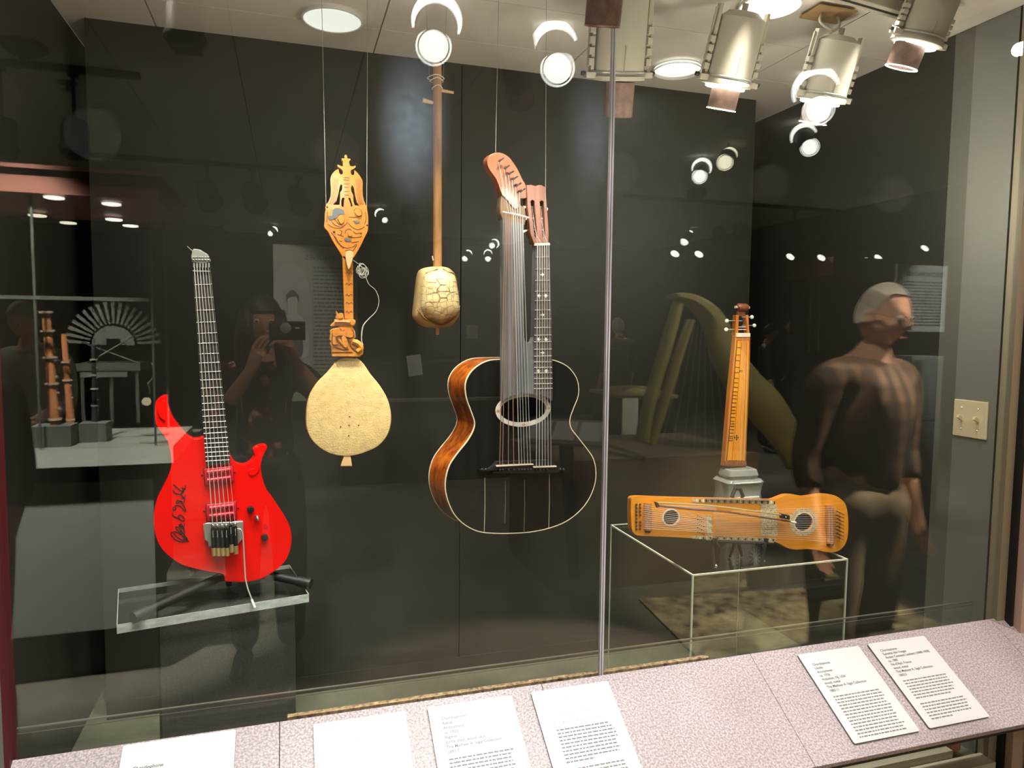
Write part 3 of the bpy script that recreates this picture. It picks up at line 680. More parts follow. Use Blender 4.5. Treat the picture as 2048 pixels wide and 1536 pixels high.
mb = MB(); hd = [(1.004, .012), (1.006, .003), (.985, -.003), (.93, -.004), (.5, -.0045), (.001, -.005)]; vs = []; fs = []
for k, w_ in hd: vs += [(c[0]+(p[0]-c[0])*k, w_, c[1]+(p[1]-c[1])*k) for p in bow]
for i in range(len(hd)-1):
    for j in range(n): fs.append((i*n+j, (i+1)*n+j, (i+1)*n+(j+1) % n, i*n+(j+1) % n))
mb.add(vs, fs).build('skin_head', M['skin_head'], g)
for x, y in ((699,833),(698,850),(681,853),(717,850),(697,871)): MB().ball(pl.p3(x, y, -.0048), (.0017, .0008, .0017), 10).build('sound_hole', M['dark'], g)
MB().prism(pl.L([(688,911),(701,911),(704.5,933),(681,933)]), -.002, .016).build('tail_button', M['tail'], g, bevel=.002)
MB().prism(pl.L([(684.5,510),(706,510),(707,640),(689.5,640)]), 0, .020).build('neck', M['carved'], g, bevel=.003)
# shield of the head
shield = spl(pl.L([(652,411),(651,420),(649.5,428),(649.5,440),(648.5,448),(649,455),(656,463),(661,473),(668,486),(678,501.5),(687,516),(696,519),(706,516),(711,509),(720,494),(729,475),(735,462.5),(736.5,450),(736.4,437),(735.6,427),(733,417),(722,412.5),(709,411),(693,415.6),(678,411),(665,410)]), True, 3)
MB().prism(shield, 0, .020).build('head_shield', M['carved'], g, bevel=.0025)
c8 = lambda p: (620+p[0]/12.8, 300+p[1]/12.8)
eag = [c8(p) for p in [(410,1400),(470,1330),(530,1180),(540,1000),(525,800),(530,690),(580,590),(650,520),(730,480),(750,580),(790,630),(850,600),(840,520),(760,450),(710,420),(700,370),(760,385),(820,420),(850,400),(840,350),(850,290),(810,240),(820,200),(870,220),(890,180),(880,150),(910,105),(955,150),(945,190),(980,220),(1030,215),(1040,240),(1000,290),(1010,360),(1030,400),(1080,415),(1130,412),(1160,380),(1175,430),(1120,470),(1060,500),(1040,540),(1045,600),(1085,645),(1130,625),(1140,560),(1140,510),(1200,560),(1280,660),(1340,760),(1350,850),(1345,1000),(1350,1150),(1380,1290),(1430,1400),(1470,1500),(1300,1480),(1100,1490),(930,1500),(760,1490),(590,1480),(430,1470)]]
holes = [[(790,870),(830,900),(820,1020),(775,1080),(770,1300),(760,1400),(590,1400),(680,1300),(720,1150),(760,950)], [(1080,890),(1130,980),(1160,1180),(1200,1330),(1270,1430),(1150,1420),(1112,1300),(1110,1150),(1060,1060),(1050,960)],
         [(830,1215),(885,1220),(868,1350),(862,1470),(805,1430),(800,1300)], [(980,1220),(1030,1220),(1075,1350),(1098,1440),(1050,1470),(1035,1360)]]
MB().prism(pl.L(eag), .002, .016, [pl.L([c8(p) for p in h]) for h in holes]).build('eagle_crest', M['carved'], g, smooth=.5, bevel=.0012)
# carved feather and figure grooves
mb = MB()
def gr(pts, wd=.0012, w0=-.0006, m=None): ribbon(spl([pl.uv(*p) for p in pts], False, 4), wd, w0, w0+.004, m or mb)
for o in (0, 35, 70, 105, 140):
    gr([c8((570+o, 720)), c8((575+o*.9, 1000)), c8((540+o*1.0, 1250)), c8((480+o*.9, 1380))], .0007, .0012)
    gr([c8((1310-o, 740)), c8((1310-o*.8, 1000)), c8((1330-o*.8, 1250)), c8((1380-o*.7, 1400))], .0007, .0012)
for y in (700, 760, 860): gr([c8((870, y)), c8((1010, y+4))], .0008, .0012)
for y in (950, 1060, 1150): gr([c8((880, y)), c8((1000, y))], .0008, .0012)
c9 = lambda p: (620+p[0]/12.8, 400+p[1]/12.8)
for L_ in ([(460,620),(560,690),(680,720),(800,710),(900,640),(960,560)], [(980,590),(1060,680),(1180,750),(1300,740),(1390,680)], [(900,860),(920,780),(1000,740),(1070,780)], [(640,930),(740,1100),(840,1200),(980,1230),(1120,1190),(1190,1120)],
           [(560,560),(640,640),(760,690)], [(620,480),(720,600),(800,640)], [(700,500),(760,560)], [(440,300),(440,420),(420,560)], [(1410,300),(1440,450),(1400,620)], [(540,830),(600,900),(700,1080),(860,1240)],
           [(1120,270),(1200,210),(1300,260),(1340,360)], [(1000,440),(1200,440),(1330,400)], [(1100,540),(1250,560)], [(760,760),(820,820),(780,900)], [(1100,800),(1180,860),(1280,840)], [(980,930),(1100,960),(1250,950),(1330,930)], [(700,880),(860,930)],
           [(900,1300),(1000,1280),(1080,1300)], [(760,1040),(820,1060)], [(1060,1100),(1160,1080),(1240,1060)], [(640,780),(640,900)], [(1200,1150),(1100,1300),(1000,1400)]): gr([c9(p) for p in L_], .0014)
mb.build('carved_groove', M['groove'], g, smooth=0, kind='stuff')
mb = MB(); mb.prism(spl(pl.L([c9(p) for p in [(570,400),(580,270),(660,210),(760,215),(850,260),(880,330),(860,370),(740,370),(700,440),(660,470),(600,480),(560,510),(490,490),(460,440),(480,400)]]), True, 3), -.0018, .002).build('painted_patch', M['slate'], g)
MB().prism(spl(pl.L([c9(p) for p in [(1120,540),(1180,520),(1270,545),(1240,585),(1170,590)]]), True, 3), -.0018, .002).build('painted_patch', M['slate'], g)
MB().prism(spl(pl.L([c9(p) for p in [(880,990),(940,970),(1060,1040),(980,1060),(900,1040)]]), True, 3), -.0018, .002).build('painted_patch', M['slate'], g)
MB().prism(spl(pl.L([c9(p) for p in [(760,400),(860,400),(870,560),(800,620),(740,560),(720,470)]]), True, 3), -.004, .002).build('relief_figure', M['carved'], g, bevel=.0015)
MB().prism(spl(pl.L([c9(p) for p in [(1140,260),(1220,220),(1300,280),(1320,380),(1250,420),(1160,360)]]), True, 3), -.004, .002).build('relief_figure', M['carved'], g, bevel=.0015)
MB().prism(spl(pl.L([c9(p) for p in [(970,830),(1060,820),(1080,920),(980,930)]]), True, 3), -.004, .002).build('relief_figure', M['carved'], g, bevel=.0015)
for x, y in ((610,820),(1310,855),(440,180),(1465,645)): MB().ball(pl.p3(*c9((x, y)), -.0005), (.0022, .001, .0022), 8).build('peg_hole', M['dark'], g)
MB().prism(spl(pl.L([(691,505),(703,503),(706,512),(697,540),(691,520)]), True, 3), -.012, .0).build('tuning_peg', M['tail'], g, bevel=.002)
for y in (552, 575, 592, 612, 628): gr([(691, y), (695, y-4), (699, y), (703, y-4), (705, y)], .0008, -.0004, MB()) if 0 else None
mb = MB()
for y in (548, 570, 592, 608, 626):
    ribbon(spl([pl.uv(*p) for p in ((691, y), (694, y-4), (698, y), (702, y-4), (705, y))], False, 4), .0009, -.0006, .002, mb)
mb.build('neck_carving', M['groove'], g, smooth=0, kind='stuff')
# lower carving: horseman over a serpent
c10 = lambda p: (620+p[0]/12.8, 600+p[1]/12.8)
low = [(660,270),(720,370),(790,330),(840,350),(862,480),(890,505),(1100,490),(1150,520),(1160,580),(1130,650),(1075,690),(1140,800),(1160,950),(1110,1000),(1200,1010),(1290,1070),(1345,1160),(1352,1340),(1335,1400),(1280,1410),(1280,1450),(560,1450),(550,1190),(510,1120),(540,1045),(497,1020),(520,870),(510,770),(600,730),(735,700),(700,672),(530,682),(520,645),(600,570),(690,505),(650,460),(680,380)]
MB().prism(pl.L([c10(p) for p in low]), -.012, .014).build('carved_horseman', M['carved'], g, smooth=.5, bevel=.0015)
mb = MB()
for L_ in ([(560,760),(560,900),(550,1000),(560,1130),(640,1150),(720,1140)], [(690,930),(720,1020),(770,1110),(760,1180)], [(690,930),(660,1010),(640,1060)], [(930,880),(960,960),(1000,1100),(1040,1200),(1120,1280),(1240,1340),(1320,1300)], [(1040,1040),(1020,1120),(1080,1230),(1200,1260)],
           [(560,1190),(700,1220),(850,1270),(980,1260)], [(560,1330),(1080,1330)], [(930,890),(1000,860),(1080,870)], [(1000,980),(1080,960),(1110,900)], [(760,720),(820,800),(880,760)], [(1060,760),(1110,830),(1110,940)], [(700,590),(820,580),(950,600)], [(1000,560),(1080,640)], [(820,1140),(880,1160),(930,1130)], [(1120,1140),(1200,1160),(1180,1200)], [(720,400),(760,440),(820,430)]):
    ribbon(spl([pl.uv(*c10(p)) for p in L_], False, 4), .0014, -.0129, -.009, mb)
mb.build('carved_groove', M['groove'], g, smooth=0, kind='stuff')
for L_, r_ in (([(620,560),(720,560),(860,560),(1000,580),(1100,600)], .006), ([(700,940),(760,1060),(880,1180)], .005), ([(1080,1060),(1220,1120),(1290,1230),(1200,1320)], .007)):
    MB().tube([pl.p3(*c10(p), -.010) for p in spl(L_, False, 4)], r_, 8).build('relief_limb', M['carved'], g)
for L_ in ([(560,790),(700,780),(820,800),(1000,790),(1060,860),(1050,960),(900,930),(760,900),(600,930)], [(740,340),(800,350),(830,420),(790,480),(720,470),(700,400)], [(1010,520),(1110,520),(1120,620),(1040,650)], [(570,960),(640,960),(650,1130),(580,1130)], [(800,960),(900,950),(960,1180),(850,1200)]):
    MB().prism(spl(pl.L([c10(p) for p in L_]), True, 3), -.017, -.011).build('relief_figure', M['carved'], g, bevel=.0015)
# loose horsehair string
rnd = random.Random(3); pts = []
for i in range(46): a = i*1.35; pts.append(pl.p3(722+rnd.uniform(3, 15)*math.cos(a)+i*.12, 538+rnd.uniform(2, 15)*math.sin(a)+i*.25, -.005+rnd.uniform(-.008, .008)))
MB().tube([tuple(p) for p in spl([pl.p3(706, 520, 0)]+pts, False, 3)], .0006, 4).build('horsehair_tangle', M['hair'], g)
tl = [(730,550),(737,568),(750,580),(757,597),(756,612),(750,625),(735,640),(726,652),(723,668),(723,682),(726,690)]
MB().tube(spl([pl.p3(x, y, -.004) for x, y in tl], False, 5), [.0007+.0009*max(0, 1-abs(i-38)/16) for i in range(51)], 6).build('horsehair_string', M['hair'], g)
# hanging wires belong to the ceiling: things of their own
def wire(a, b, label, r=.0011):
    mid = MB().tube([Vector((0, 0, 0)), b-a], r*.6, 6).build('hanging_wire', mat('dull_wire', (.30, .30, .27), .5) if 'dull_wire' not in MATS else MATS['dull_wire'], smooth=.7)
    mid.location = a; return tag(mid, label, 'wire', 'steel hanging wires')
def top(px0, py0, Y, zt=CZ-.001):
    p = atY(px0, py0, Y); p.z = zt; return p
wire(pl.root_p if 0 else atY(652, 410, 1.762), atY(643, 72, 1.80)*1 if 0 else Vector((atY(643, 72, 1.762).x, 1.762, CZ-.001)), 'left steel wire holding the carved fiddle')
wire(atY(733.5, 414, 1.762), Vector((atY(736, 60, 1.762).x, 1.762, CZ-.001)), 'right steel wire holding the carved fiddle')

# ================================================================== TORTOISE LUTE
pl = Plane(874, 600, 1.92, 0)
g = pl.root('tortoiseshell_lute', 'small lute with pale tortoiseshell body wrapped in hide and long stick neck', 'lute')
out = spl(pl.L([(841.6,539),(854,534.5),(870,533),(884,533),(897,536),(906.7,544.5),(911.5,556),(914,575),(916.6,599.6),(918,624),(916,635),(909,645),(899.6,653),(875,656),(852.7,653.6),(838.7,646.5),(829,636),(828,624),(830.5,602),(833.4,575),(836.3,551.6)]), True, 3)
c = cen(out); n = len(out)
def loft(prof, m, name, cc=c, ol=out, **k):
    mb = MB(); vs = []; fs = []; n = len(ol)
    for kk, w_ in prof: vs += [(cc[0]+(p[0]-cc[0])*kk, w_, cc[1]+(p[1]-cc[1])*kk) for p in ol]
    for i in range(len(prof)-1):
        for j in range(n): fs.append((i*n+j, (i+1)*n+j, (i+1)*n+(j+1) % n, i*n+(j+1) % n))
    fs.append(tuple(range(n))); fs.append(tuple((len(prof)-1)*n+j for j in range(n)))
    return mb.add(vs, fs).build(name, m, g, **k)
loft([(.9, .045), (1.0, .03), (1.0, 0), (.95, -.02), (.85, -.028), (.05, -.03)], M['hide'], 'hide_wrap')
sh_out = spl(pl.L([(846,550),(856,544),(868,541),(880,540),(893,545),(905,553),(910,575),(913,600),(913,622),(903,637),(888,645),(875,649),(860,643),(846,633),(836,620),(836,600),(838,575),(841,560)]), True, 3)
m_, t_, b_ = nt('tortoise_scutes'); tc = t_.nodes.new('ShaderNodeTexCoord'); vo = t_.nodes.new('ShaderNodeTexVoronoi'); vo.feature = 'DISTANCE_TO_EDGE'; vo.inputs['Scale'].default_value = 55; vo.inputs['Randomness'].default_value = .45
rp = t_.nodes.new('ShaderNodeValToRGB'); rp.color_ramp.elements[0].position = .0; rp.color_ramp.elements[1].position = .06; rp.color_ramp.elements[0].color = (.34, .24, .10, 1); rp.color_ramp.elements[1].color = (.64, .50, .26, 1)
bp = t_.nodes.new('ShaderNodeBump'); bp.inputs['Distance'].default_value = .002; bp.inputs['Strength'].default_value = .6
for a, b in ((tc.outputs['Object'], vo.inputs['Vector']), (vo.outputs['Distance'], rp.inputs[0]), (rp.outputs[0], b_.inputs['Base Color']), (rp.outputs[0], bp.inputs['Height']), (bp.outputs[0], b_.inputs['Normal'])): t_.links.new(a, b)
b_.inputs['Roughness'].default_value = .45; M['scute'] = m_
cs = cen(sh_out)
loft([(1, -.018), (.99, -.034), (.9, -.046), (.7, -.056), (.4, -.062), (.05, -.064)], M['scute'], 'shell', cs, sh_out)
# engraved scute rows on the shell
mb = MB()
def shell_w(x, y):
    u, v = pl.uv(x, y); hx = .058; hz = .066; r_ = min(1, math.hypot((u-cs[0])/hx, (v-cs[1])/hz)); return -.0652+.02*r_**2.2
def sg(pts, wd=.0009):
    q = spl([(x, y) for x, y in pts], False, 4)
    mb.tube([pl.p3(x, y, shell_w(x, y)) for x, y in q], wd*.6, 5)
for pts in ([(865,548),(864,560),(871,572),(864,584),(871,596),(865,612),(872,622)], [(889,548),(890,560),(884,572),(890,584),(884,596),(889,612),(884,622)], [(871,572),(884,572)], [(871,596),(884,596)], [(864,560),(890,560)], [(864,584),(890,584)], [(872,622),(884,622)],
            [(844,566),(864,568)], [(842,586),(864,586)], [(840,604),(865,606)], [(842,618),(866,616)], [(890,566),(908,566)], [(890,586),(911,584)], [(889,604),(912,604)], [(888,617),(912,617)]): sg(pts)
mb.build('scute_line', M['hidedark'], g, kind='stuff')
def rope(pts, r_, m, nm='thong'): MB().tube([tuple(p) for p in spl([pl.p3(x, y, w_) for x, y, w_ in pts], False, 5)], r_, 8).build(nm, m, g)
rope([(832,620,-.03),(843,635,-.036),(858,644,-.034),(875,651,-.034),(890,646,-.034),(905,634,-.034),(915,618,-.026)], .0022, M['hidedark'])
rope([(847,548,-.032),(858,545,-.036),(870,540,-.036)], .0018, M['hidedark']); rope([(881,540,-.036),(890,547,-.040),(900,548,-.036),(909,560,-.030)], .0018, M['hidedark'])
rope([(835,612,-.030),(840,628,-.034),(847,640,-.03)], .0022, M['hide']); rope([(915,612,-.024),(908,634,-.03)], .0022, M['hide'])
loft([(1, -.026), (.95, -.040), (.6, -.048), (.1, -.050)], M['hidedark'], 'lower_hide', *[(cen(q), q) for q in [spl(pl.L([(843,632),(858,626),(874,623),(892,627),(907,632),(893,643),(875,650),(858,643)]), True, 3)]][0])
MB().tube([pl.p3(876, 122, .012), pl.p3(876.5, 200, .012), pl.p3(876, 536, .008)], [.0115, .0118, .0122], 18).build('neck', M['neckstick'], g)
for a, b, ra, rb in (((884,178),(909,183),.0045,.0032), ((868,203),(847,198),.0045,.006)):
    MB().tube([pl.p3(a[0], a[1], .012), pl.p3(b[0], b[1], .010)], [ra, rb], 12).build('tuning_peg', M['tail'], g)
for k, (y, x0, x1) in enumerate(((149, 856, 890), (155, 862, 888), (170, 866, 887))):
    MB().tube([tuple(p) for p in spl([pl.p3(x0, y+4, .012), pl.p3((x0+x1)/2, y, -.002), pl.p3(x1, y+6, .012), pl.p3((x0+x1)/2, y+5, .026)], True, 6)], .0012, 6).build('binding_cord', M['bone'], g)
MB().tube([pl.p3(864.5, 512, -.002), pl.p3(866, 521, -.002)], .0016, 6).build('peg_stub', M['bone'], g)
MB().tube([pl.p3(874.5, 650, 0), pl.p3(874.8, 667, 0), pl.p3(875, 670, 0)], [.004, .0052, .003], 10).build('end_spike', M['tail'], g)
for x0, x1, nm in ((856, 852, 'left'), (890, 893, 'right')): wire(atY(x0+3 if nm == 'left' else x0-4, 165, 1.93), Vector((atY(x1, 110, 1.93).x, 1.93, CZ-.001)), 'thin %s wire holding the tortoiseshell lute' % nm, .0007)

# ================================================================== BLACK HARP GUITAR
pl = Plane(1045, 820, 1.76, math.radians(13))
g = pl.root('harp_guitar', 'large black harp guitar with orange mahogany side and double head, hung on two wires', 'guitar')
bo = [(999.7,718.6),(974,722),(951.5,734.6),(936.6,752),(930.4,771.8),(933,796.5),(941.6,821),(949,843.6),(946.5,861),(934,883),(914,908),(899.5,930),(892,955),(891,979.7),(897,1004.5),(909,1029),(929,1049),(956.4,1062.6),
 (988.6,1066.5),(1023,1066.5),(1060.4,1064),(1097.5,1056.4),(1129.7,1044),(1157,1024),(1176.7,999.5),(1189,969.8),(1191.6,942.6),(1186.6,917.8),(1174,898),(1154.5,873),(1142,856),(1139.6,838.6),(1147,816),(1155.7,794),(1157,774),(1152,754.5),(1137,734.7),(1117,723.5),(1096,719),(1048,718)]
B = spl(pl.L(bo), True, 4); hc = pl.uv(1046.5, 819)
hu = abs(pl.uv(1093, 819)[0]-pl.uv(1000.5, 819)[0])/2; hv = abs(pl.uv(1046, 845)[1]-pl.uv(1046, 794)[1])/2
hole = ell(hc, hu, hv, 48)
MB().prism(B, 0, .004, [hole]).build('soundboard', M['blacktop'], g, smooth=.4)
# rim: wall following the outline
n = len(B); D = .100; mb = MB(); rings = [(1, .0035), (1, D)]; vs = []
for k, w_ in rings: vs += [(p[0], w_, p[1]) for p in B]
mb.add(vs, [(j, (j+1) % n, n+(j+1) % n, n+j) for j in range(n)]); mb.build('rim', M['rim'], g, smooth=.6, recalc=False)
MB().prism(B, D-.003, D).build('back', M['rim'], g, smooth=.4)
MB().prism(ell(hc, hu*1.3, hv*1.5), .06, .062).build('cavity', M['inside'], g)
mb = MB(); ribbon(B, .0022, -.0008, .003, mb, True); mb.build('binding', M['binding'], g, smooth=.5)
mb = MB(); ribbon(B, .0022, D-.002, D+.001, mb, True); mb.build('back_binding', M['binding'], g, smooth=.5)
mb = MB(); ou = ell(hc, hu*1.18, hv*1.34, 64); mb.prism(ou, -.0025, 0, [ell(hc, hu*1.0, hv*1.0, 64)]).build('rosette', M['rosette'], g, smooth=.5)
for a in (0, PI, PI*1.5): MB().prism(ell((hc[0]+hu*1.09*math.cos(a), hc[1]+hv*1.17*math.sin(a)), .0045, .0032, 10), -.0032, -.001).build('rosette_inlay', mat('amber_inlay', (.55, .25, .06), .4) if 'amber_inlay' not in MATS else MATS['amber_inlay'], g)
# bass board and treble fingerboard in one slab with an open slot between
slab = [(1000,440),(1041,449),(1041.5,560),(1042,672),(1044,681),(1050,685.5),(1057,684),(1061,674),(1062,600),(1064.5,492),(1091.5,490),(1096,640),(1098.5,801),(1091,796),(1078,790.5),(1060,787),(1040,786.5),(1020,790),(1008,795),(1000,801)]
MB().prism(pl.L(slab), -.014, 0).build('bass_board', M['bassboard'], g, smooth=0)
MB().prism(pl.L([(1064.5,492),(1091.5,490),(1096,640),(1098.5,800),(1090,795),(1075,789),(1062,787.3),(1061,690)]), -.0165, -.0142).build('fingerboard', M['treble'], g, smooth=0)
MB().prism(pl.L([(1070,488),(1091,488),(1093,700),(1070,700)]), 0, .012).build('neck', M['headpink'], g, bevel=.002)
for y in (515,539,561.5,583,601.5,620,638,655,670,683,698,711.5,723,734,745,756,766.5,776):
    x0 = 1064.3-3.6*(y-492)/190 if y < 683 else 1060.8; x1 = 1091.3+7.2*(y-490)/310
    MB().tube([pl.p3(x0+.3, y+.6, -.0172), pl.p3(x1-.3, y, -.0172)], .0011, 6).build('fret', M['fret'], g)
def dia(x, y, w_=5.0, h_=4.2): MB().prism(pl.L([(x, y-h_), (x+w_*.35, y-h_*.3), (x+w_, y), (x+w_*.35, y+h_*.3), (x, y+h_), (x-w_*.35, y+h_*.3), (x-w_, y), (x-w_*.35, y-h_*.3)]), -.0169, -.016).build('diamond_inlay', M['pearl'], g, smooth=0)
for x, y in ((1078,550),(1071,592),(1084.5,592),(1078,630),(1070.5,678.5),(1085,678.5),(1078.3,705),(1070,741),(1085.5,741)): dia(x, y)
# harp head, weathered block, ivory nut
hp_ = [(970.8,327),(971.5,318.7),(978.3,310.5),(989.2,306.4),(1001.6,308.5),(1012.5,314.6),(1022,325.6),(1033,343.4),(1041.2,361),(1048,373.5),(1049,396.7),(1039,398),(1034.4,403.5),(1033.7,415),(1024,418),(1008,398),(1000.2,391.2),(994.7,374.8),(987.9,358.4),(976.9,343.4),(972,333.8)]
MB().prism(spl(pl.L(hp_), True, 2), -.010, .012).build('harp_head', M['headwood'], g, bevel=.002)
MB().prism(pl.L([(1000,392),(998,413),(997.5,427),(1001.6,440),(1017,448),(1047,451),(1049.4,438),(1047,418),(1034,408),(1025,409),(1007,394)]), -.008, .014).build('neck_block', M['block'], g, bevel=.002)
MB().tube([pl.p3(999, 426, -.017), pl.p3(1025, 431, -.018), pl.p3(1050, 437.5, -.018)], .0022, 10).build('bass_nut', M['bone'], g)
for x, y in ((400,240),(485,345),(545,425),(600,505),(650,600),(710,680)):
    px, py = 940+x/7.31, 290+y/7.31
    MB().tube([pl.p3(px, py, -.010), pl.p3(px-1, py, -.022)], .0022, 8).tube([pl.p3(px-5, py+3.5, -.020), pl.p3(px+5, py-3.5, -.020)], .0020, 8).build('tuning_pin', M['black'], g)
hd = pl.L([(1048,372),(1057,371.5),(1065.8,374),(1072,371.8),(1078,372.3),(1085,376),(1088,413),(1091.8,466.5),(1091,489),(1062.5,489),(1055,468),(1049.4,413)])
s1 = pl.L([(1055.5,404),(1059,401.5),(1063,404),(1066,440),(1069.5,474),(1067,478),(1063.5,474)]); s2 = pl.L([(1073.7,405),(1077.5,402.5),(1081.5,405),(1083.5,440),(1085,474),(1082,478),(1079.5,474)])
MB().prism(hd, -.014, .008, [s1, s2]).build('slotted_head', M['headpink'], g, smooth=.4, bevel=.001)
MB().prism(pl.L([(1063,488),(1091,487),(1092,491.5),(1063,492.5)]), -.020, -.012).build('nut', M['bone'], g, smooth=0)
for y in (414, 437, 460):
    for x0, x1 in ((1054, 1069), (1072, 1086)): MB().tube([pl.p3(x0, y, -.004), pl.p3(x1, y+.5, -.004)], .0020, 8).build('string_post', M['silver'], g)
    MB().tube([pl.p3(1044.5 if y < 450 else 1043, y+(1 if y < 430 else 4), -.004), pl.p3(1052, y+1, -.004)], [.0042, .0022], 8).build('tuner_button', M['bone'], g)
    MB().tube([pl.p3(1087, y+5, -.004), pl.p3(1092.5, y+5, -.004)], [.0022, .0042], 8).build('tuner_button', M['bone'], g)
# bridge
MB().prism(pl.L([(957,938),(966,941),(978,940),(984,945),(1108,944),(1116,941),(1126,938),(1116,933),(1108,929),(1100,921),(1094,918.5),(990,921.5),(983,930),(975,936)]), -.012, 0).build('bridge', M['black'], g, bevel=.0015)
for x in (960, 967, 1116, 1122): MB().ball(pl.p3(x, 938, -.011), .0042, 10).build('bridge_knob', M['black'], g)
MB().prism(pl.L([(986,928.5),(1060,925.5),(1061,927.5),(987,931.5)]), -.016, -.010).build('saddle', M['bone'], g, smooth=0)
MB().prism(pl.L([(1060,931),(1106,929.5),(1107,932),(1061,933.5)]), -.016, -.010).build('saddle', M['bone'], g, smooth=0)
bx = [992.7,998.3,1009.8,1020.6,1031.3,1036.5,1042,1048.4,1054]; tx_ = [1065.3,1072.5,1079.4,1086.8,1094,1101]
for i, x in enumerate(bx+tx_[:4]): MB().ball(pl.p3(x+2, 938, -.013), .0036, 10).build('bridge_pin', M['black'], g)
tops = [1002,1005,1009.5,1014,1018.5,1023,1027.5,1032,1037]
for i, x in enumerate(bx):
    MB().tube([pl.p3(tops[i], 428+tops[i]*.11-110, -.020), pl.p3(tops[i]+.5, 450, -.020), pl.p3(x, 927, -.0175)], .0011 if i < 5 else .0007, 6).build('bass_string', M['copper'] if i < 4 else M['string'], g)
    if i < 6:
        pn = [(400,240),(485,345),(545,425),(600,505),(650,600),(710,680)][i]
        MB().tube([pl.p3(940+pn[0]/7.31-3, 290+pn[1]/7.31+3, -.013), pl.p3(tops[i+2], 428+tops[i+2]*.11-110, -.020)], .0007, 6).build('bass_string', M['string'], g)
for i in range(6):
    tt = 1066.5+4.5*i; bb = 1065.3+(1101-1065.3)/5*i*.82
    MB().tube([pl.p3(tt, 489, -.021), pl.p3(bb, 931, -.0185)], .0006+.0001*(5-i), 6).build('treble_string', M['string'], g)
    MB().tube([pl.p3(tt, 489, -.021), pl.p3(1061 if i < 3 else 1079, [414, 437, 460][i % 3], -.006)], .0005, 5).build('treble_string', M['string'], g)
for x, y0, y1 in ((969.5,955,1063),(1010.5,962,1046),(1049,960,1063),(1098.5,948,1056)):
    mb = MB(); ribbon([pl.uv(x, y0), pl.uv(x+.3, (y0+y1)/2), pl.uv(x-1.0, y1)], .0010, -.0004, .001, mb); mb.build('top_crack', M['bone'] if x > 1090 or x < 980 else M['beige2'], g, smooth=0)
wire(atY(991, 308, 1.75), Vector((atY(997, 85, 1.75).x, 1.75, CZ-.001)), 'left steel wire over the curved harp head of the black guitar')
wire(atY(1091, 416, 1.75), Vector((atY(1091, 100, 1.75).x, 1.75, CZ-.001)), 'right steel wire beside the slotted head of the black guitar')

# ================================================================== ACRYLIC RISER
bz = EYE-.631; X0, X1, Y0, Y1 = .995, 1.491, 1.60, 2.10
ar = empty('acrylic_riser', (X0, Y0, FZ), 'large clear acrylic display box with pale bright edges beneath the orange zither', 'riser')
H = bz-FZ; W_ = X1-X0; Dp = Y1-Y0; T = .006; E_ = .0042
MB().hexa((T, T, H-T), (W_-T, Dp-T, H)).build('top_panel', M['acrylic'], ar, smooth=0)
MB().hexa((T, 0, 0), (W_-T, T*.5, H-T)).build('front_panel', M['acrylic'], ar, smooth=0)
MB().hexa((0, T, 0), (T*.5, Dp-T, H-T)).build('side_panel', M['acrylic'], ar, smooth=0)
MB().hexa((W_-T*.5, T, 0), (W_, Dp-T, H-T)).build('side_panel', M['acrylic'], ar, smooth=0)
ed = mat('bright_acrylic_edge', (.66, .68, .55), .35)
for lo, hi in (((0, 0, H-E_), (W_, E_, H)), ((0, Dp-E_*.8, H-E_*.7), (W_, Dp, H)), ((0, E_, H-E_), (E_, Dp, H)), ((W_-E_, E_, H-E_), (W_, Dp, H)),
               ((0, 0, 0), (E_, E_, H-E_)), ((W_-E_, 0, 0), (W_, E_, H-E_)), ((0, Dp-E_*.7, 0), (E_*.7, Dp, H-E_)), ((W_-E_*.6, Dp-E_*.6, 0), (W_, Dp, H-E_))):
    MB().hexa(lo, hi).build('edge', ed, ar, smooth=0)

# ================================================================== UKELIN
pl = Plane(1480, 1040, 1.645, 0, math.radians(-5))
g = pl.root('ukelin', 'orange bowed zither with two round sound holes and cream borders, lying across a black easel', 'zither')
uo = [(1262.5,1003),(1263.5,997),(1268,993.8),(1281,992.7),(1322,994.2),(1378,995.8),(1450,997),(1520,998.5),(1542,999.5),(1550,998.5),(1561.6,994),(1574,989.7),(1587,989),(1602,991.4),(1612,993),(1625,991.4),(1644,988.4),(1663,989),(1678,995.4),(1690,1006.8),(1695,1024.6),(1696.5,1046),(1695.5,1071.6),(1689.8,1089.3),(1678,1101),(1664,1104.6),(1648,1103.3),(1631,1099.5),(1612,1098),(1593,1099.2),(1578,1097),(1568,1092),(1555,1085.5),(1541,1082),(1480,1080),(1404,1077.9),(1380,1076),(1333,1073.5),(1281,1071.4),(1270.5,1068.5),(1264.6,1061),(1263,1050),(1262,1025)]
U = spl(pl.L(uo), True, 3)
h1 = ell(pl.uv(1342,1035), abs(pl.uv(1357,1035)[0]-pl.uv(1327,1035)[0])/2, abs(pl.uv(1342,1050)[1]-pl.uv(1342,1020)[1])/2, 32)
h2 = ell(pl.uv(1607,1044), abs(pl.uv(1625,1044)[0]-pl.uv(1589,1044)[0])/2, abs(pl.uv(1607,1062)[1]-pl.uv(1607,1026.5)[1])/2, 32)
MB().prism(U, 0, .004, [h1, h2]).build('soundboard', M['orange'], g, smooth=.4)
MB().prism(U, .004, .022).build('box', M['orangeside'], g, smooth=.5)
for h, k in ((h1, 1.2), (h2, 1.58)):
    MB().prism(scale2(h, .99), .0039, .0041).build('cavity', M['inside'], g, smooth=0)
    MB().prism(scale2(h, k), -.0008, 0, [h]).build('rosette', M['inlay'] if k > 1.3 else M['rosette'], g, smooth=.5)
MB().prism(scale2(h2, 1.12), -.0012, 0, [h2]).build('rosette_ring', M['bone'], g, smooth=.5)
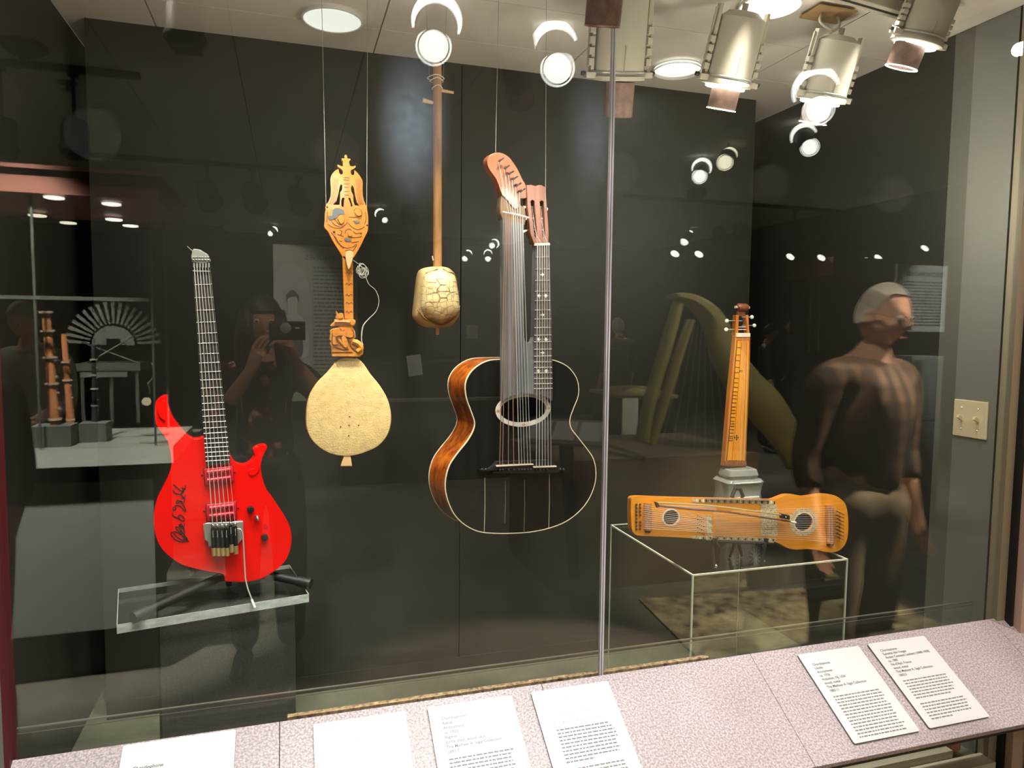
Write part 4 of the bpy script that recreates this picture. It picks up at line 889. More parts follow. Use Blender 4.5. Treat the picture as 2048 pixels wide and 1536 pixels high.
def strip(q, nm='border', m='inlay', w0=-.001, w1=0): return MB().prism(pl.L(q), w0, w1).build(nm, M[m], g, smooth=0)
strip([(1384,997.5),(1549,1001.5),(1549,1008.5),(1384,1004)]); strip([(1384,1071),(1553,1076),(1553,1083.5),(1384,1077)])
strip([(1521,1008),(1553,1009),(1554.5,1072),(1522,1071)]); strip([(1413,1030),(1423,1030),(1423,1072),(1413,1071)])
strip([(1410,996),(1535,999),(1536,1001.2),(1410,998.5)], 'metal_rail', 'silver', -.006, -.001); strip([(1410,1077),(1545,1082),(1545,1085),(1410,1079.5)], 'metal_rail', 'silver', -.006, -.001)
for i in range(26):
    x = 1392+6.2*i; y = 1000.5+(x-1384)*.024
    MB().prism(pl.L([(x, y-2.4), (x+2.2, y-2.4), (x+2.2, y+3.4), (x, y+3.4)]), -.0022, -.001).build('fret_mark', M['dark'] if i % 2 else M['bone'], g, smooth=0)
for i in range(22):
    x = 1398+7*i; y = 1075+(x-1384)*.03
    MB().prism(pl.L([(x, y-2), (x+2.4, y-2), (x+2.4, y+2.6), (x, y+2.6)]), -.0022, -.001).build('fret_mark', M['dark'] if i % 2 else M['bone'], g, smooth=0)
text('UKELIN', .011, M['dark'], g, (pl.uv(1524,1057)[0], -.0015, pl.uv(1524,1061)[1]), (PI/2, 0, 0), 'lettering')
text('HOBOKEN, N.J.', .0045, M['dark'], g, (pl.uv(1524,1066)[0], -.0015, pl.uv(1524,1068)[1]), (PI/2, 0, 0), 'lettering')
# bridges, strings, pins
strip([(1287.5,1005),(1301,1006),(1301,1061),(1287.5,1060)], 'bridge', 'orangeside', -.006, 0); strip([(1289,1061),(1301,1061.5),(1299,1065.5),(1291,1065)], 'bridge_foot', 'dark', -.004, 0)
strip([(1649,1010),(1664.5,1010),(1667,1087),(1652,1087)], 'bridge', 'orangeside', -.006, 0); strip([(1652,1087),(1667,1087),(1664,1092),(1655,1091.5)], 'bridge_foot', 'dark', -.004, 0)
for x in (1291.5, 1296.5): strip([(x, 1006), (x+1.2, 1006), (x+1.2, 1060), (x, 1060)], 'bridge_wire', 'fret', -.0075, -.006)
for x in (1653.5, 1659): strip([(x, 1011), (x+1.2, 1011), (x+2.5, 1086), (x+1.3, 1086)], 'bridge_wire', 'fret', -.0075, -.006)
for i in range(8): MB().ball(pl.p3(1272.3, 1009+7*i, -.002), .0032, 8).build('tuning_pin', M['dark'], g)
for i in range(8):
    if i != 4: MB().ball(pl.p3(1279.6, 1008.5+7*i, -.002), .0032, 8).build('tuning_pin', M['dark'], g)
for i in range(16):
    MB().tube([pl.p3(1669+(i % 2)*7+3, 1023+3.6*i, 0), pl.p3(1668+(i % 2)*7, 1022+3.6*i, -.016), pl.p3(1667+(i % 2)*7, 1022+3.6*i, -.017)], .0016, 6).tube([pl.p3(1665+(i % 2)*7, 1021+3.6*i, -.017), pl.p3(1672+(i % 2)*7, 1024+3.6*i, -.017)], .0014, 6).build('tuning_pin', M['chrome'] if i % 2 else M['black'], g)
for i in range(16):
    y0 = 1022+3.7*i; y1 = 1013+4.6*i
    MB().tube([pl.p3(1668, y1, -.009), pl.p3(1425, 1024+3.0*i, -.006)], .00042, 5).build('string', M['string'], g)
for i in range(12): MB().tube([pl.p3(1284, 1009+4.2*i, -.009), pl.p3(1415+(i % 4)*3, 1030+3.1*i, -.005)], .00042, 5).build('string', M['string'], g)
for i in range(20): MB().ball(pl.p3(1395+(i % 4)*4, 1031+(i//4)*8+(i % 4)*2, -.0015), .0016, 8).build('hitch_pin', M['black'], g)
# bow lying over the strings: a thing of its own
bw = pl.root('zither_bow', 'slim wooden bow with black frog laid diagonally across the orange zither', 'bow')
MB().tube([tuple(p) for p in spl([pl.p3(1306,1003,-.020), pl.p3(1370,1006,-.021), pl.p3(1430,1011,-.022), pl.p3(1500,1020,-.022), pl.p3(1560,1028,-.022), pl.p3(1572,1029,-.022)], False, 5)], .0022, 8).build('hair', M['brass'], bw)
MB().tube([tuple(p) for p in spl([pl.p3(1306,1009,-.017), pl.p3(1380,1017,-.018), pl.p3(1440,1021,-.018), pl.p3(1500,1030,-.018), pl.p3(1560,1039,-.018), pl.p3(1572,1041,-.018)], False, 5)], .0025, 8).build('stick', M['headpink'], bw)
MB().prism(pl.L([(1302,1001),(1308,1003),(1311,1011),(1306,1013)]), -.023, -.014).build('tip', M['dark'], bw, bevel=.001)
MB().prism(pl.L([(1551,1024),(1568,1028),(1568,1037),(1552,1034)]), -.025, -.014).build('frog', M['rubber'], bw, bevel=.001)
MB().ball(pl.p3(1560, 1031, -.025), .0018, 8).build('frog_eye', M['pearl'], bw)
MB().tube([pl.p3(1572,1041,-.018), pl.p3(1583,1043.5,-.018)], .003, 8).build('screw_button', M['bone'], bw)
for i in range(6): MB().tube([pl.p3(1310,1008+i*.8,-.016), pl.p3(1425,1012+i*1.9,-.017)], .0005, 4).build('loose_hair', M['card'], bw)

# black easel under the ukelin
es = empty('easel', (atY(1480, 1090, 1.655).x, 1.655, bz+.0005), 'small ornate black wire easel holding the orange zither on the riser', 'easel')
def E3(px, py, Y): return atY(px, py, Y)-es.location
zb = atY(1480, 1083, 1.64).z
def ET(pts, r_, nm, par=es): return MB().tube([tuple(p) for p in pts], r_, 8).build(nm, M['rubber'], par)
ET([E3(1425,1082,1.628), E3(1536,1087,1.628)], .0045, 'front_ledge'); ET([E3(1425,1080,1.688), E3(1536,1085,1.688)], .003, 'back_ledge')
for x in (1430, 1532):
    a = E3(x, 1084, 1.628); a0 = Vector((a.x+(.006 if x < 1480 else -.006), a.y, .0)); s_ = 1 if x < 1480 else -1
    ET([a, a+Vector((s_*.008, 0, -.012)), Vector((a0.x+s_*.004, a0.y, .012)), Vector((a0.x, a0.y, .004))], [.0055, .009, .005, .006], 'leg')
    MB().ball((a0.x, a0.y, .006), .006, 10).build('ball_foot', M['chrome'], es)
    ET([a, a+Vector((0, 0, .010))], .006, 'ledge_knob')
    MB().add([], []).prism([(0, 0), (s_*.045, .002), (s_*.012, -.022)], -.002, .002).build('bracket', M['rubber'], es, smooth=0).location = a
for dx in (-.012, .012): ET([E3(1473, 1086, 1.688)+Vector((dx*.5, 0, 0)), Vector((E3(1473, 1090, 1.688).x+dx*1.6, .035, .004))], [.005, .0035], 'back_leg')
for px in (1466, 1484): ET([E3(px, 1086, 1.692), E3(px, 992, 1.705)], .004, 'upright')
ET([E3(1463, 994, 1.705), E3(1470, 978, 1.71), E3(1480, 978, 1.71), E3(1487, 994, 1.705)], .005, 'top_scroll')

# ================================================================== PRESSED GLASS STAND + EPINETTE
gy = 1.95
gb = empty('glass_block', (atY(1473, 1050, gy).x, gy, bz+.0005), 'pressed greenish glass stand with faceted pattern behind the zither, under the upright dulcimer', 'stand')
topz = atY(1472, 940, gy-.03).z-gb.location.z
def rrect(hw, hd, r_, n=5):
    out = []
    for sx_, sy_, a0 in ((1, 1, 0), (-1, 1, 90), (-1, -1, 180), (1, -1, 270)):
        for k in range(n): a = math.radians(a0+90*k/(n-1)); out.append((sx_*(hw-r_)+r_*math.cos(a), sy_*(hd-r_)+r_*math.sin(a)))
    return out
def stackz(name, secs, m, par, **k):
    mb = MB(); n = len(secs[0][0]); vs = []; fs = []
    for poly, z in secs: vs += [(p[0], p[1], z) for p in poly]
    for i in range(len(secs)-1):
        for j in range(n): fs.append((i*n+j, i*n+(j+1) % n, (i+1)*n+(j+1) % n, (i+1)*n+j))
    fs.append(tuple(range(n-1, -1, -1))); fs.append(tuple((len(secs)-1)*n+j for j in range(n))); return mb.add(vs, fs).build(name, m, par, **k)
h = topz
stackz('lower_block', [(rrect(.058, .040, .01), 0), (rrect(.060, .042, .01), h*.15), (rrect(.066, .046, .012), h*.42), (rrect(.062, .043, .012), h*.62), (rrect(.064, .045, .012), h*.72), (rrect(.068, .048, .014), h*.80), (rrect(.062, .043, .014), h*.84)], M['pressed'], gb, smooth=.4)
stackz('upper_rim', [(rrect(.050, .034, .012), h*.84), (rrect(.056, .038, .014), h*.90), (rrect(.052, .034, .014), h*.985), (rrect(.046, .030, .012), h)], M['pressed'], gb, smooth=.4)
for sx_ in (-1, 1):
    for k in range(12):
        a = k*PI/6+.2; cx_ = sx_*.040; cz_ = h*.40
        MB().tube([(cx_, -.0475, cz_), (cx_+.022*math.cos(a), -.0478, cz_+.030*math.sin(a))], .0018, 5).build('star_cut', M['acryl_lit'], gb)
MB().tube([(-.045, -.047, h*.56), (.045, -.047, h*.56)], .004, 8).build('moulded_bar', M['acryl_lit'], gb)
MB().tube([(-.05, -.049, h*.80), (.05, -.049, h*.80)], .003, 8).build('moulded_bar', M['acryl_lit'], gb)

pl = Plane(1472, 932, 1.95, math.radians(4))
g = pl.root('dulcimer', 'slender orange fretted dulcimer with scroll peg box standing upright on the glass block', 'dulcimer')
q0 = pl.uv(1472, 932)
dz = 0
MB().prism(pl.L([(1472,672),(1500.5,672),(1500.5,700),(1497,800),(1493.5,880),(1492,933.5),(1448.5,932.5),(1453,880),(1461,780),(1468,710)]), 0, .020).build('body', M['orangeside'], g, bevel=.0015)
MB().prism(pl.L([(1474,681),(1498,681),(1496,760),(1492,850),(1489.5,921),(1453,921),(1459.5,850),(1467.5,760)]), -.0015, .001).build('soundboard', M['orange_v'], g, smooth=0)
mb = MB(); ribbon(pl.L([(1474,681),(1498,681),(1496,760),(1492,850),(1489.5,921),(1453,921),(1459.5,850),(1467.5,760)]), .0010, -.0022, 0, mb, True); mb.build('purfling', M['dark'], g, smooth=0)
mb = MB(); ribbon(pl.L([(1482,684),(1477,760),(1470,850),(1463,920)]), .0006, -.0022, 0, mb); ribbon(pl.L([(1493,684),(1491,760),(1487,850),(1484,920)]), .0006, -.0022, 0, mb); mb.build('ruled_line', M['groove'], g, smooth=0)
for y in (695,709.5,721,734,744.5,756,765,774,783,790,797,805,813.5,820,826,834,842,847,852,858.5,865.5,872,876,880.5):
    x = 1475-(y-681)*.0905; MB().tube([pl.p3(x, y, -.002), pl.p3(x+8, y+.2, -.002)], .0009, 5).build('fret', M['dark'], g)
for dx, dy in ((0, 0), (-3.6, 0), (3.6, 0), (0, -3.8), (0, 3.8)): MB().ball(pl.p3(1472.5+dx, 875+dy, -.0016), (.0030, .0006, .0030), 8).build('rose_hole', M['dark'], g)
for dx in (-1.6, 1.6): MB().ball(pl.p3(1481+dx, 742, -.0016), (.0026, .0006, .0034), 8).build('heart_hole', M['dark'], g)
MB().prism(pl.L([(1449,922),(1491.5,922),(1492,930),(1448.7,930)]), -.004, 0).build('tail_block', M['headwood'], g, bevel=.001)
for a, b, c_, d_ in ((1474.5,1479.5,1472,1478), (1494,1498.5,1497,1501)):
    MB().prism(pl.L([(a,630),(b,630),(d_,672),(c_,672)]), .004, .022).build('peg_cheek', M['orangeside'], g, bevel=.001)
MB().prism(pl.L([(1473,666),(1500,666),(1500,674),(1472,674)]), -.002, .02).build('upper_nut', M['bone'], g, bevel=.001)
for y in (654, 659, 668): MB().tube([pl.p3(1478, y, .008), pl.p3(1497, y, .008)], .0012, 6).build('peg_shaft', M['bone'], g)
MB().tube([pl.p3(1480, 615.5, .012), pl.p3(1483, 614, .012), pl.p3(1496, 615, .012), pl.p3(1499.5, 615, .012)], [.0105, .0125, .0125, .010], 18).build('scroll', M['headwood'], g)
MB().tube([pl.p3(1475, 614, .012), pl.p3(1503.5, 615.5, .012)], .0042, 12).build('scroll_eye', M['bone'], g)
MB().prism(pl.L([(1481,622),(1496,622),(1495,632),(1480,632)]), .012, .02).build('scroll_neck', M['headwood'], g)
for x0, x1, y in ((1479,1458,641.5), (1478,1456.5,659), (1497,1508,634), (1498,1513,651)):
    MB().tube([pl.p3(1488, y, .010), pl.p3(x1, y, .010)], .0018, 8).build('peg', M['silver'], g)
    MB().ball(pl.p3(x1, y, .010), (.0078, .0025, .0062), 12).build('peg_head', M['acryledge'], g)
for i in range(4): MB().tube([pl.p3(1484+3*i, 668, -.003), pl.p3(1474+4.2*i, 925, -.0045)], .0004, 4).build('string', M['string'], g)

# ================================================================== THE GALLERY SEEN IN THE GLASS
def mY(px, py, Yv): return mir(atY(px, py, Yv))
def mZ(px, py, Z): return mir(atZ(px, py, Z))
def gimbal(px, py, rpx, dpx, dpy, drp, a0, a1, label, warm=False):
    """adjustable spotlight aimed at the case: lit crescent of its ring behind a dark tube with a bright lens"""
    p = mZ(px, py, RZ-.10); k = (2*GY-p.y)*1.02/F_PX
    r = empty('gimbal_spotlight', p, label, 'light', 'gallery ceiling spotlights')
    zax = (Vector((0, 2*GY, EYE))-p).normalized(); xax = Vector((0, 0, 1)).cross(zax).normalized(); yax = zax.cross(xax)
    r.rotation_euler = Matrix((xax, yax, zax)).transposed().to_euler()
    k *= (Vector((0, 2*GY, EYE))-p).length/(abs(2*GY-p.y))*.97
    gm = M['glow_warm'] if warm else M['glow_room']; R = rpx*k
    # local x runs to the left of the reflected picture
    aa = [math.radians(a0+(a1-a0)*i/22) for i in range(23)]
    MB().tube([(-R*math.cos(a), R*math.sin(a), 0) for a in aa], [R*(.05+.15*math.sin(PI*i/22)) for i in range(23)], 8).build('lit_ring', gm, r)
    c_ = Vector((-dpx*k, -dpy*k, R*.9)); rr = drp*k
    MB().tube([Vector((0, 0, -R*.3)), c_-Vector((0, 0, .004))], [rr*1.1, rr*1.06], 24, cap=False).build('tube', M['rubber'], r)
    MB().lathe([(.0005, .002), (rr*.9, .001), (rr, -.002)], 28, Matrix.Translation(c_), cap=False).build('lens', gm, r)
    MB().lathe([(rr*.82, .0025), (rr*.86, .0035), (rr*.90, .0025)], 28, Matrix.Translation(c_), cap=False).build('lens_rim', M['beige2'], r)
    MB().tube([(0, 0, -R*.3), yax.dot(Vector((0,0,1)))*Vector((0, .10, 0))+Vector((0, 0, -R*.3))], R*.12, 8).build('stem', M['rubber'], r)
    return r
gim = [(873,48,42,-5,36,32,-20,190,'large lit gallery spotlight reflected left of the lute neck top'), (1110,98,40,5,32,31,20,205,'large lit gallery spotlight reflected left of the lamp heads'), (1632,185,36,5,28,26,15,200,'gallery spotlight reflected over the third lamp head'),
       (1608,275,21,10,17,16,20,200,'small gallery spotlight reflected on the dark wall below the third lamp head'), (1403,338,17,-3,13,14,-30,190,'gallery spotlight reflected left of a yellowish one'), (1456,314,15,-5,9,15,-10,120,'yellowish gallery spotlight reflected above the dulcimer'),
       (988,488,9,-4,3,6,-60,120,'distant gallery spotlight reflected beside the harp guitar strings'), (976,508,8,0,9,6,0,190,'second distant gallery spotlight reflected beside the harp guitar strings'), (936,509,8,-6,8,6,0,150,'farthest gallery spotlight reflected near the tortoiseshell lute'), (762,430,11,7,9,6,60,200,'gallery spotlight reflected right of the carved shield'),
       (545,463,9,-4,4,5,0,90,'slanted gallery spotlight reflected left of the carved fiddle'), (1378,470,8,-8,12,8,30,90,'distant gallery spotlight reflected high over the dulcimer')]
for i, gg in enumerate(gim): gimbal(*gg, warm=(i == 5))

def track_head(px, py, Yv, s, label, rz=0, rx=.5):
    p = mY(px, py, Yv); r = empty('track_light', p, label, 'light', 'dark track lights under the gallery ceiling'); r.rotation_euler = (0, 0, rz)
    e = Matrix.Rotation(rx, 4, 'X')
    MB().lathe([(s*.35, s*.5), (s*.42, s*.3), (s*.42, -s*.35), (s*.48, -s*.38), (s*.48, -s*.48), (s*.3, -s*.48)], 20, e).build('housing', mat('dark_grey_enamel', (.05, .055, .05), .5) if 'dark_grey_enamel' not in MATS else MATS['dark_grey_enamel'], r)
    MB().box(e @ Vector((0, 0, -s*.6)), (s*.62, s*.62, s*.22), e.to_3x3()).build('snoot', M['rubber'], r, smooth=0)
    MB().tube([(0, 0, s*.4), (0, 0, RZ-p.z-.04)], s*.06).build('stem', MATS['dark_grey_enamel'], r)
    MB().hexa((-s*.12, -s*.12, RZ-p.z-.06), (s*.12, s*.12, RZ-p.z-.037)).build('adapter', MATS['dark_grey_enamel'], r, smooth=0)
th = [(150,272,4.4,.16,'dark track light reflected at upper left, its lens pointing down'), (5,270,4.4,.16,'dark track light cut by the left frame edge'), (415,388,6.3,.20,'first of three tilted track lights reflected left of the carved crest'), (505,392,6.5,.20,'middle of three tilted track lights reflected left of the carved crest'),
      (597,398,6.7,.20,'third of three tilted track lights, nearest the carved crest'), (370,40,2.9,.15,'dark round track light reflected at the top edge, left of the pale downlight'), (818,420,8,.22,'track light reflected left of the lute neck'), (1390,375,6.2,.19,'dark square-nosed track light reflected under the paired spotlights'),
      (1588,468,6.6,.22,'dark track light reflected above the row of small downlights'), (1640,462,6.8,.22,'double dark track light reflected with bright lower rim'), (1480,455,8,.22,'dim track light reflected above the dulcimer head'), (1440,470,8,.2,'dim distant track light reflected near the dulcimer')]
for i, (x, y, Yv, s_, l) in enumerate(th): track_head(x, y, Yv, s_, l, rz=(-.6 if 2 <= i <= 4 else .2), rx=(.1 if i in (0, 1, 5) else .6))
for (xa, xb, Yv, nm) in ((-2.6, -.75, 4.4, 'left'), (-1.6, .4, 6.5, 'middle'), (3.2, 6.0, 6.6, 'right')):
    o = MB().hexa((xa, 2*GY-Yv-.02, RZ-.035), (xb, 2*GY-Yv+.02, RZ-.003)).build('lighting_track', MATS['dark_grey_enamel'], smooth=0, label={'left': 'dark ceiling track reflected at upper left carrying a track light', 'middle': 'dark ceiling track carrying three tilted lights', 'right': 'dark ceiling track reflected over the standing man'}[nm], cat='track')
sd = empty('smoke_detector', mZ(48, 88, RZ-.002), 'round smoke detector on the gallery ceiling reflected in the upper left corner', 'detector')
MB().lathe([(.10, 0), (.10, -.02), (.07, -.045), (.03, -.06), (.02, -.075)], 28).build('shell', MATS['dark_grey_enamel'], sd)
sp = empty('sprinkler', mZ(135, 165, RZ-.002), 'ceiling sprinkler reflected below the smoke detector', 'sprinkler')
MB().lathe([(.05, 0), (.05, -.006), (.012, -.01), (.012, -.04), (.03, -.042), (.03, -.046)], 20).build('rose', MATS['dark_grey_enamel'], sp)

# ---- wind instrument case at left
dc = empty('display_case', (0, 0, 0), 'lit glass display case of wind instruments reflected at far left with pale counter', 'display case')
white = mat('pale_counter', (.60, .62, .53), .6); greyp = mat('grey_case_panel', (.30, .32, .28), .6)
cx1 = -.47; cyf = 2*GY-3.27; cyb = cyf-.62; ctop = EYE-.50
MB().hexa((-3.2, cyb, ctop-.075), (cx1, cyf, ctop)).build('counter', white, dc, smooth=0, bevel=.002)
MB().hexa((-3.1, cyb+.08, .35), (cx1-.09, cyf-.07, ctop-.075)).build('cabinet', mat('dark_case_recess', (.05, .05, .045), .7), dc, smooth=0)
MB().hexa((-1.5, cyf-.07, .22), (cx1-.09, cyf-.05, ctop-.15)).build('front_panel', greyp, dc, smooth=0)
MB().hexa((-3.1, cyb+.1, 0), (cx1-.12, cyf-.12, .35)).build('plinth', M['side_dark'], dc, smooth=0)
MB().hexa((-3.2, cyb-.1, EYE+.51), (cx1-.03, cyf+.02, EYE+.60)).build('canopy', mat('maroon_brown_canopy', (.16, .055, .035), .5), dc, smooth=0)
MB().hexa((-3.22, cyb-.12, EYE+.60), (cx1-.01, cyf+.04, EYE+.615)).build('canopy_cap', MATS['maroon_brown_canopy'], dc, smooth=0)
for x in (-.96, cx1-.07, cx1-.10):
    y = cyf-.02 if x != cx1-.10 else cyb+.05
    MB().hexa((x-.004, y-.004, ctop), (x+.004, y+.004, EYE+.51)).build('glass_edge', mat('dim_glass_edge', (.06, .065, .055), .3) if 'dim_glass_edge' not in MATS else MATS['dim_glass_edge'], dc, smooth=0)
MB().hexa((-3.1, cyf-.022, EYE+.10), (cx1-.08, cyf-.014, EYE+.115)).build('glass_shelf_edge', MATS['dim_glass_edge'], dc, smooth=0)
for i, (x, y, Z, e) in enumerate(((108,394,EYE+.505,0),(223,407,EYE+.505,0),(75,430,EYE+.505,1),(136,432,EYE+.505,1),(228,438,EYE+.505,0),(261,444,EYE+.505,1))):
    p = mZ(x, y, Z) if i < 2 else mY(x, y, 3.8+.3*(i % 2)); 
    l = MB().lathe([(.036, 0), (.036, -.006), (.028, -.008), (.001, -.004)], 20).build('downlight', M['glow_warm'] if e and i < 4 else M['glow_room'], dc); l.location = (p.x, p.y, min(p.z, EYE+.509))
def base_block(px, py, Yv, w_, d_, h_, label):
    p = mY(px, py, Yv); p.z = ctop+.0005
    return MB().hexa((-w_/2, -d_/2, 0), (w_/2, d_/2, h_)).build('base_block', mat('dark_green_block', (.045, .05, .04), .7) if 'dark_green_block' not in MATS else MATS['dark_green_block'], smooth=0, label=label, cat='block', mw=Matrix.Translation(p))
base_block(110, 885, 3.40, .15, .12, .085, 'larger dark instrument block on the pale counter, reflected at left')
base_block(192, 880, 3.50, .105, .11, .08, 'smaller dark instrument block right of the larger one on the pale counter')
def wind(px0, py0, px1, py1, Yv, r_, m, label, rings, name='wind_instrument', bell=1.0):
    a = mY(px0, py0, Yv); b = mY(px1, py1, Yv); a.z = max(a.z, ctop+.081)
    g_ = empty(name, a, label, 'wind instrument'); d = b-a
    MB().tube([d*t for t in (0, .3, .6, .9, 1)], [r_*bell, r_, r_*.9, r_*.85, r_*.7], 14).build('body', m, g_)
    for t in rings: MB().tube([d*t, d*(t+.018)], r_*1.35, 14).build('ring', M['bone'], g_)
    for k in range(5):
        q = d*(.15+.14*k); MB().ball((q.x+r_*1.1, q.y+r_*.6, q.z), r_*.35, 8).build('key', M['silver'], g_)
    return g_
maple = mat('red_brown_bassoon', (.33, .13, .05), .35)
wind(112, 868, 92, 622, 3.40, .019, maple, 'tall reddish brown bassoon joint with ivory rings on the larger dark block', (.05, .36, .59, .82, .98), 'bassoon')
wind(142, 850, 128, 668, 3.45, .013, maple, 'slimmer brown tenor pipe with pointed tip right of the tall bassoon joint', (.04, .48, .68), 'oboe', 1.3)
wind(191, 850, 187, 690, 3.52, .011, M['rubber'], 'black clarinet-like pipe with silver rings on the smaller block', (.2, .42, .6, .8), 'clarinet', 1.5)
hn = empty('horn', mY(293, 803, 3.3), 'small curled horn with cream bell hanging inside the reflected case', 'horn')
MB().lathe([(.018, 0), (.014, .004), (.008, .01), (.006, .03)], 18, Matrix.Rotation(PI/2, 4, 'X')).build('bell', M['bone'], hn)
MB().tube([(.008*math.cos(a)+.002*i, -.03-.004*i, .03+.012*i+.010*math.sin(a)) for i, a in enumerate([k*.9 for k in range(12)])], .004, 8).build('coil', M['chrome'], hn)
fan = empty('reed_fan', mY(228, 690, 3.75), 'pale fan-shaped reed instrument reflected behind the pipes', 'instrument')
mb = MB(); pale = mat('pale_grey_print', (.13, .135, .115), .7)
for k in range(19):
    a = math.radians(5+170*k/18); c_, s_ = math.cos(a), math.sin(a); q = Vector((-s_, 0, c_))*.008
    mb = MB(); P0 = Vector((c_*.10, 0, s_*.10)); P1 = Vector((c_*.20, 0, s_*.20)); mb.add([P0-q*.6, P0+q*.6, P1+q, P1-q]+[v+Vector((0, -.006, 0)) for v in (P0-q*.6, P0+q*.6, P1+q, P1-q)], [(0,1,2,3),(7,6,5,4),(0,4,5,1),(1,5,6,2),(2,6,7,3),(3,7,4,0)]); mb.build('slat', pale, fan, smooth=0)
MB().prism([(.09*math.cos(math.radians(180*k/16)), .09*math.sin(math.radians(180*k/16))) for k in range(17)]+[(-.03, 0), (-.03, .03), (.03, .03), (.03, 0)], 0, .01).build('hub', pale, fan, smooth=0)
for i, (a, b) in enumerate((((163,684),(280,726)), ((190,718),(270,670)))):
    p = mY(*a, 3.55); q = mY(*b, 3.65); o = MB().tube([Vector((0, 0, 0)), q-p], [.0045, .003], 8).build('metal_rod', M['chrome'], label=('long thin silver flute descending to the right inside the reflected case', 'short thick silver rod crossing the long flute')[i], cat='flute'); o.location = p
p = mY(240, 762, 4.2); kb = empty('small_organ', p, 'small pale keyboard frame reflected behind the clarinet pipe', 'instrument')
MB().hexa((-.17, -.12, .06), (.12, .12, .10)).build('top', pale, kb, smooth=0); MB().hexa((-.15, .12, .03), (.06, .14, .055)).build('keyboard', M['card'], kb, smooth=0)
for x in (-.15, -.02, .10): MB().hexa((x-.008, .09, ctop-p.z), (x+.008, .105, .06)).build('leg', pale, kb, smooth=0)
for i, (x, y) in enumerate(((310,868),(308,884),(370,858))):
    p = mZ(x, y, ctop+.003); cdn = MB().hexa((-.055, -.02, 0), (.055, .02, .003)).build('caption_card', M['beige2'], smooth=0, label=('back one of two tiny caption plates on the pale counter', 'front one of two tiny caption plates on the pale counter', 'caption plate beyond the end of the pale counter')[i], cat='label'); cdn.location = p
    if i == 2: cdn.location = mY(372, 862, 3.9); cdn.scale = (1.3, 2.2, 1)

# ---- posters on stands / wall boards
def poster(px0, py0, px1, py1, Yv, title, label, lady=False, tcol=None, rz=0):
    a = mY(px0, py0, Yv); b = mY(px1, py1, Yv); W = abs(b.x-a.x); H = abs(a.z-b.z); c_ = (a+b)/2
    r = empty('wall_board', c_, label, 'poster'); r.rotation_euler = (0, 0, PI)
    MB().hexa((-W/2, 0, -H/2), (W/2, .02, H/2)).build('board', mat('poster_%d' % int(px0), tcol or (.34, .34, .29), .6), r, smooth=0)
    inkm = mat('poster_ink_%d' % int(px0), (.06, .06, .05), .7)
    ts = W*.092; x0 = -W*.46 if lady else -W*.42
    text(title, ts, inkm, r, (x0, -.002, H/2-ts*1.9), (PI/2, 0, 0), 'title', bold=.001)
    mb = MB(); rnd = random.Random(9)
    xs0, xs1 = (x0, W*.04) if lady else (-W*.42, W*.36); y = H/2-ts*3.0
    while y > -H/2+ts:
        x = xs0; xe = xs1*(.8 if rnd.random() < .15 else 1)
        while x < xe:
            L = min(rnd.uniform(.02, .06), xe-x); mb.add([(x, -.002, y), (x+L, -.002, y), (x+L, -.002, y+ts*.22), (x, -.002, y+ts*.22)], [(0, 1, 2, 3)]); x += L+.006
        y -= ts*.52
    mb.build('printed_text', inkm, r, smooth=0, kind='stuff')
    if lady:
        gm = [mat('photo_grey_%d' % k, (v, v, v*.9), .7) for k, v in enumerate((.03, .10, .42, .62))]
        def sh_(pts, m, w_): MB().prism(spl([(W*.28+x*W*.95, H*.0+z*W) for x, z in pts], True, 4), w_, w_+.002).build('photo_print', m, r, smooth=0)
        sh_([(-.19,.55),(.20,.60),(.20,-.7),(-.20,-.7)], gm[2], -.003)
        sh_([(-.09,.10),(-.16,-.02),(-.20,-.25),(-.14,-.42),(.14,-.42),(.19,-.25),(.15,-.02),(.09,.10)], gm[3], -.005)
        sh_([(-.10,.0),(.10,.0),(.12,-.18),(.08,-.40),(-.10,-.40),(-.12,-.2)], gm[1], -.007)
        sh_([(-.04,.08),(.04,.08),(.05,.20),(-.05,.20)], gm[3], -.007)
        sh_([(0,.17),(.055,.22),(.06,.30),(.0,.36),(-.06,.30),(-.055,.22)], gm[3], -.009)
        sh_([(-.07,.26),(-.075,.34),(0,.41),(.08,.35),(.075,.26),(.05,.31),(-.04,.33)], gm[0], -.011)
    return r
poster(546, 488, 716, 800, 6.0, 'AEROPHONES', 'grey wall board with Victorian lady photograph reflected behind the carved fiddle', lady=True)
poster(1795, 528, 1888, 664, 4.6, 'ELECTROPHONES', 'pale text panel headed ELECTROPHONES reflected right of the old man', tcol=(.34, .38, .35))
pb = empty('display_case', mY(1842, 800, 4.55), 'grey upright case standing below the pale ELECTROPHONES panel', 'display case')
MB().hexa((-.22, -.1, -.95), (.10, .1, .36)).build('case_body', mat('grey_green_case', (.20, .22, .19), .6), pb, smooth=0)
MB().hexa((-.20, .1, -.10), (.06, .13, .33)).build('glass_front', M['acrylic'], pb, smooth=0)
for x in (-.20, .06): MB().hexa((x-.003, .13, -.10), (x+.003, .136, .33)).build('glass_edge', MATS['dim_glass_edge'], pb, smooth=0)
MB().hexa((-.20, .13, -.105), (.06, .136, -.10)).build('glass_edge', MATS['dim_glass_edge'], pb, smooth=0)

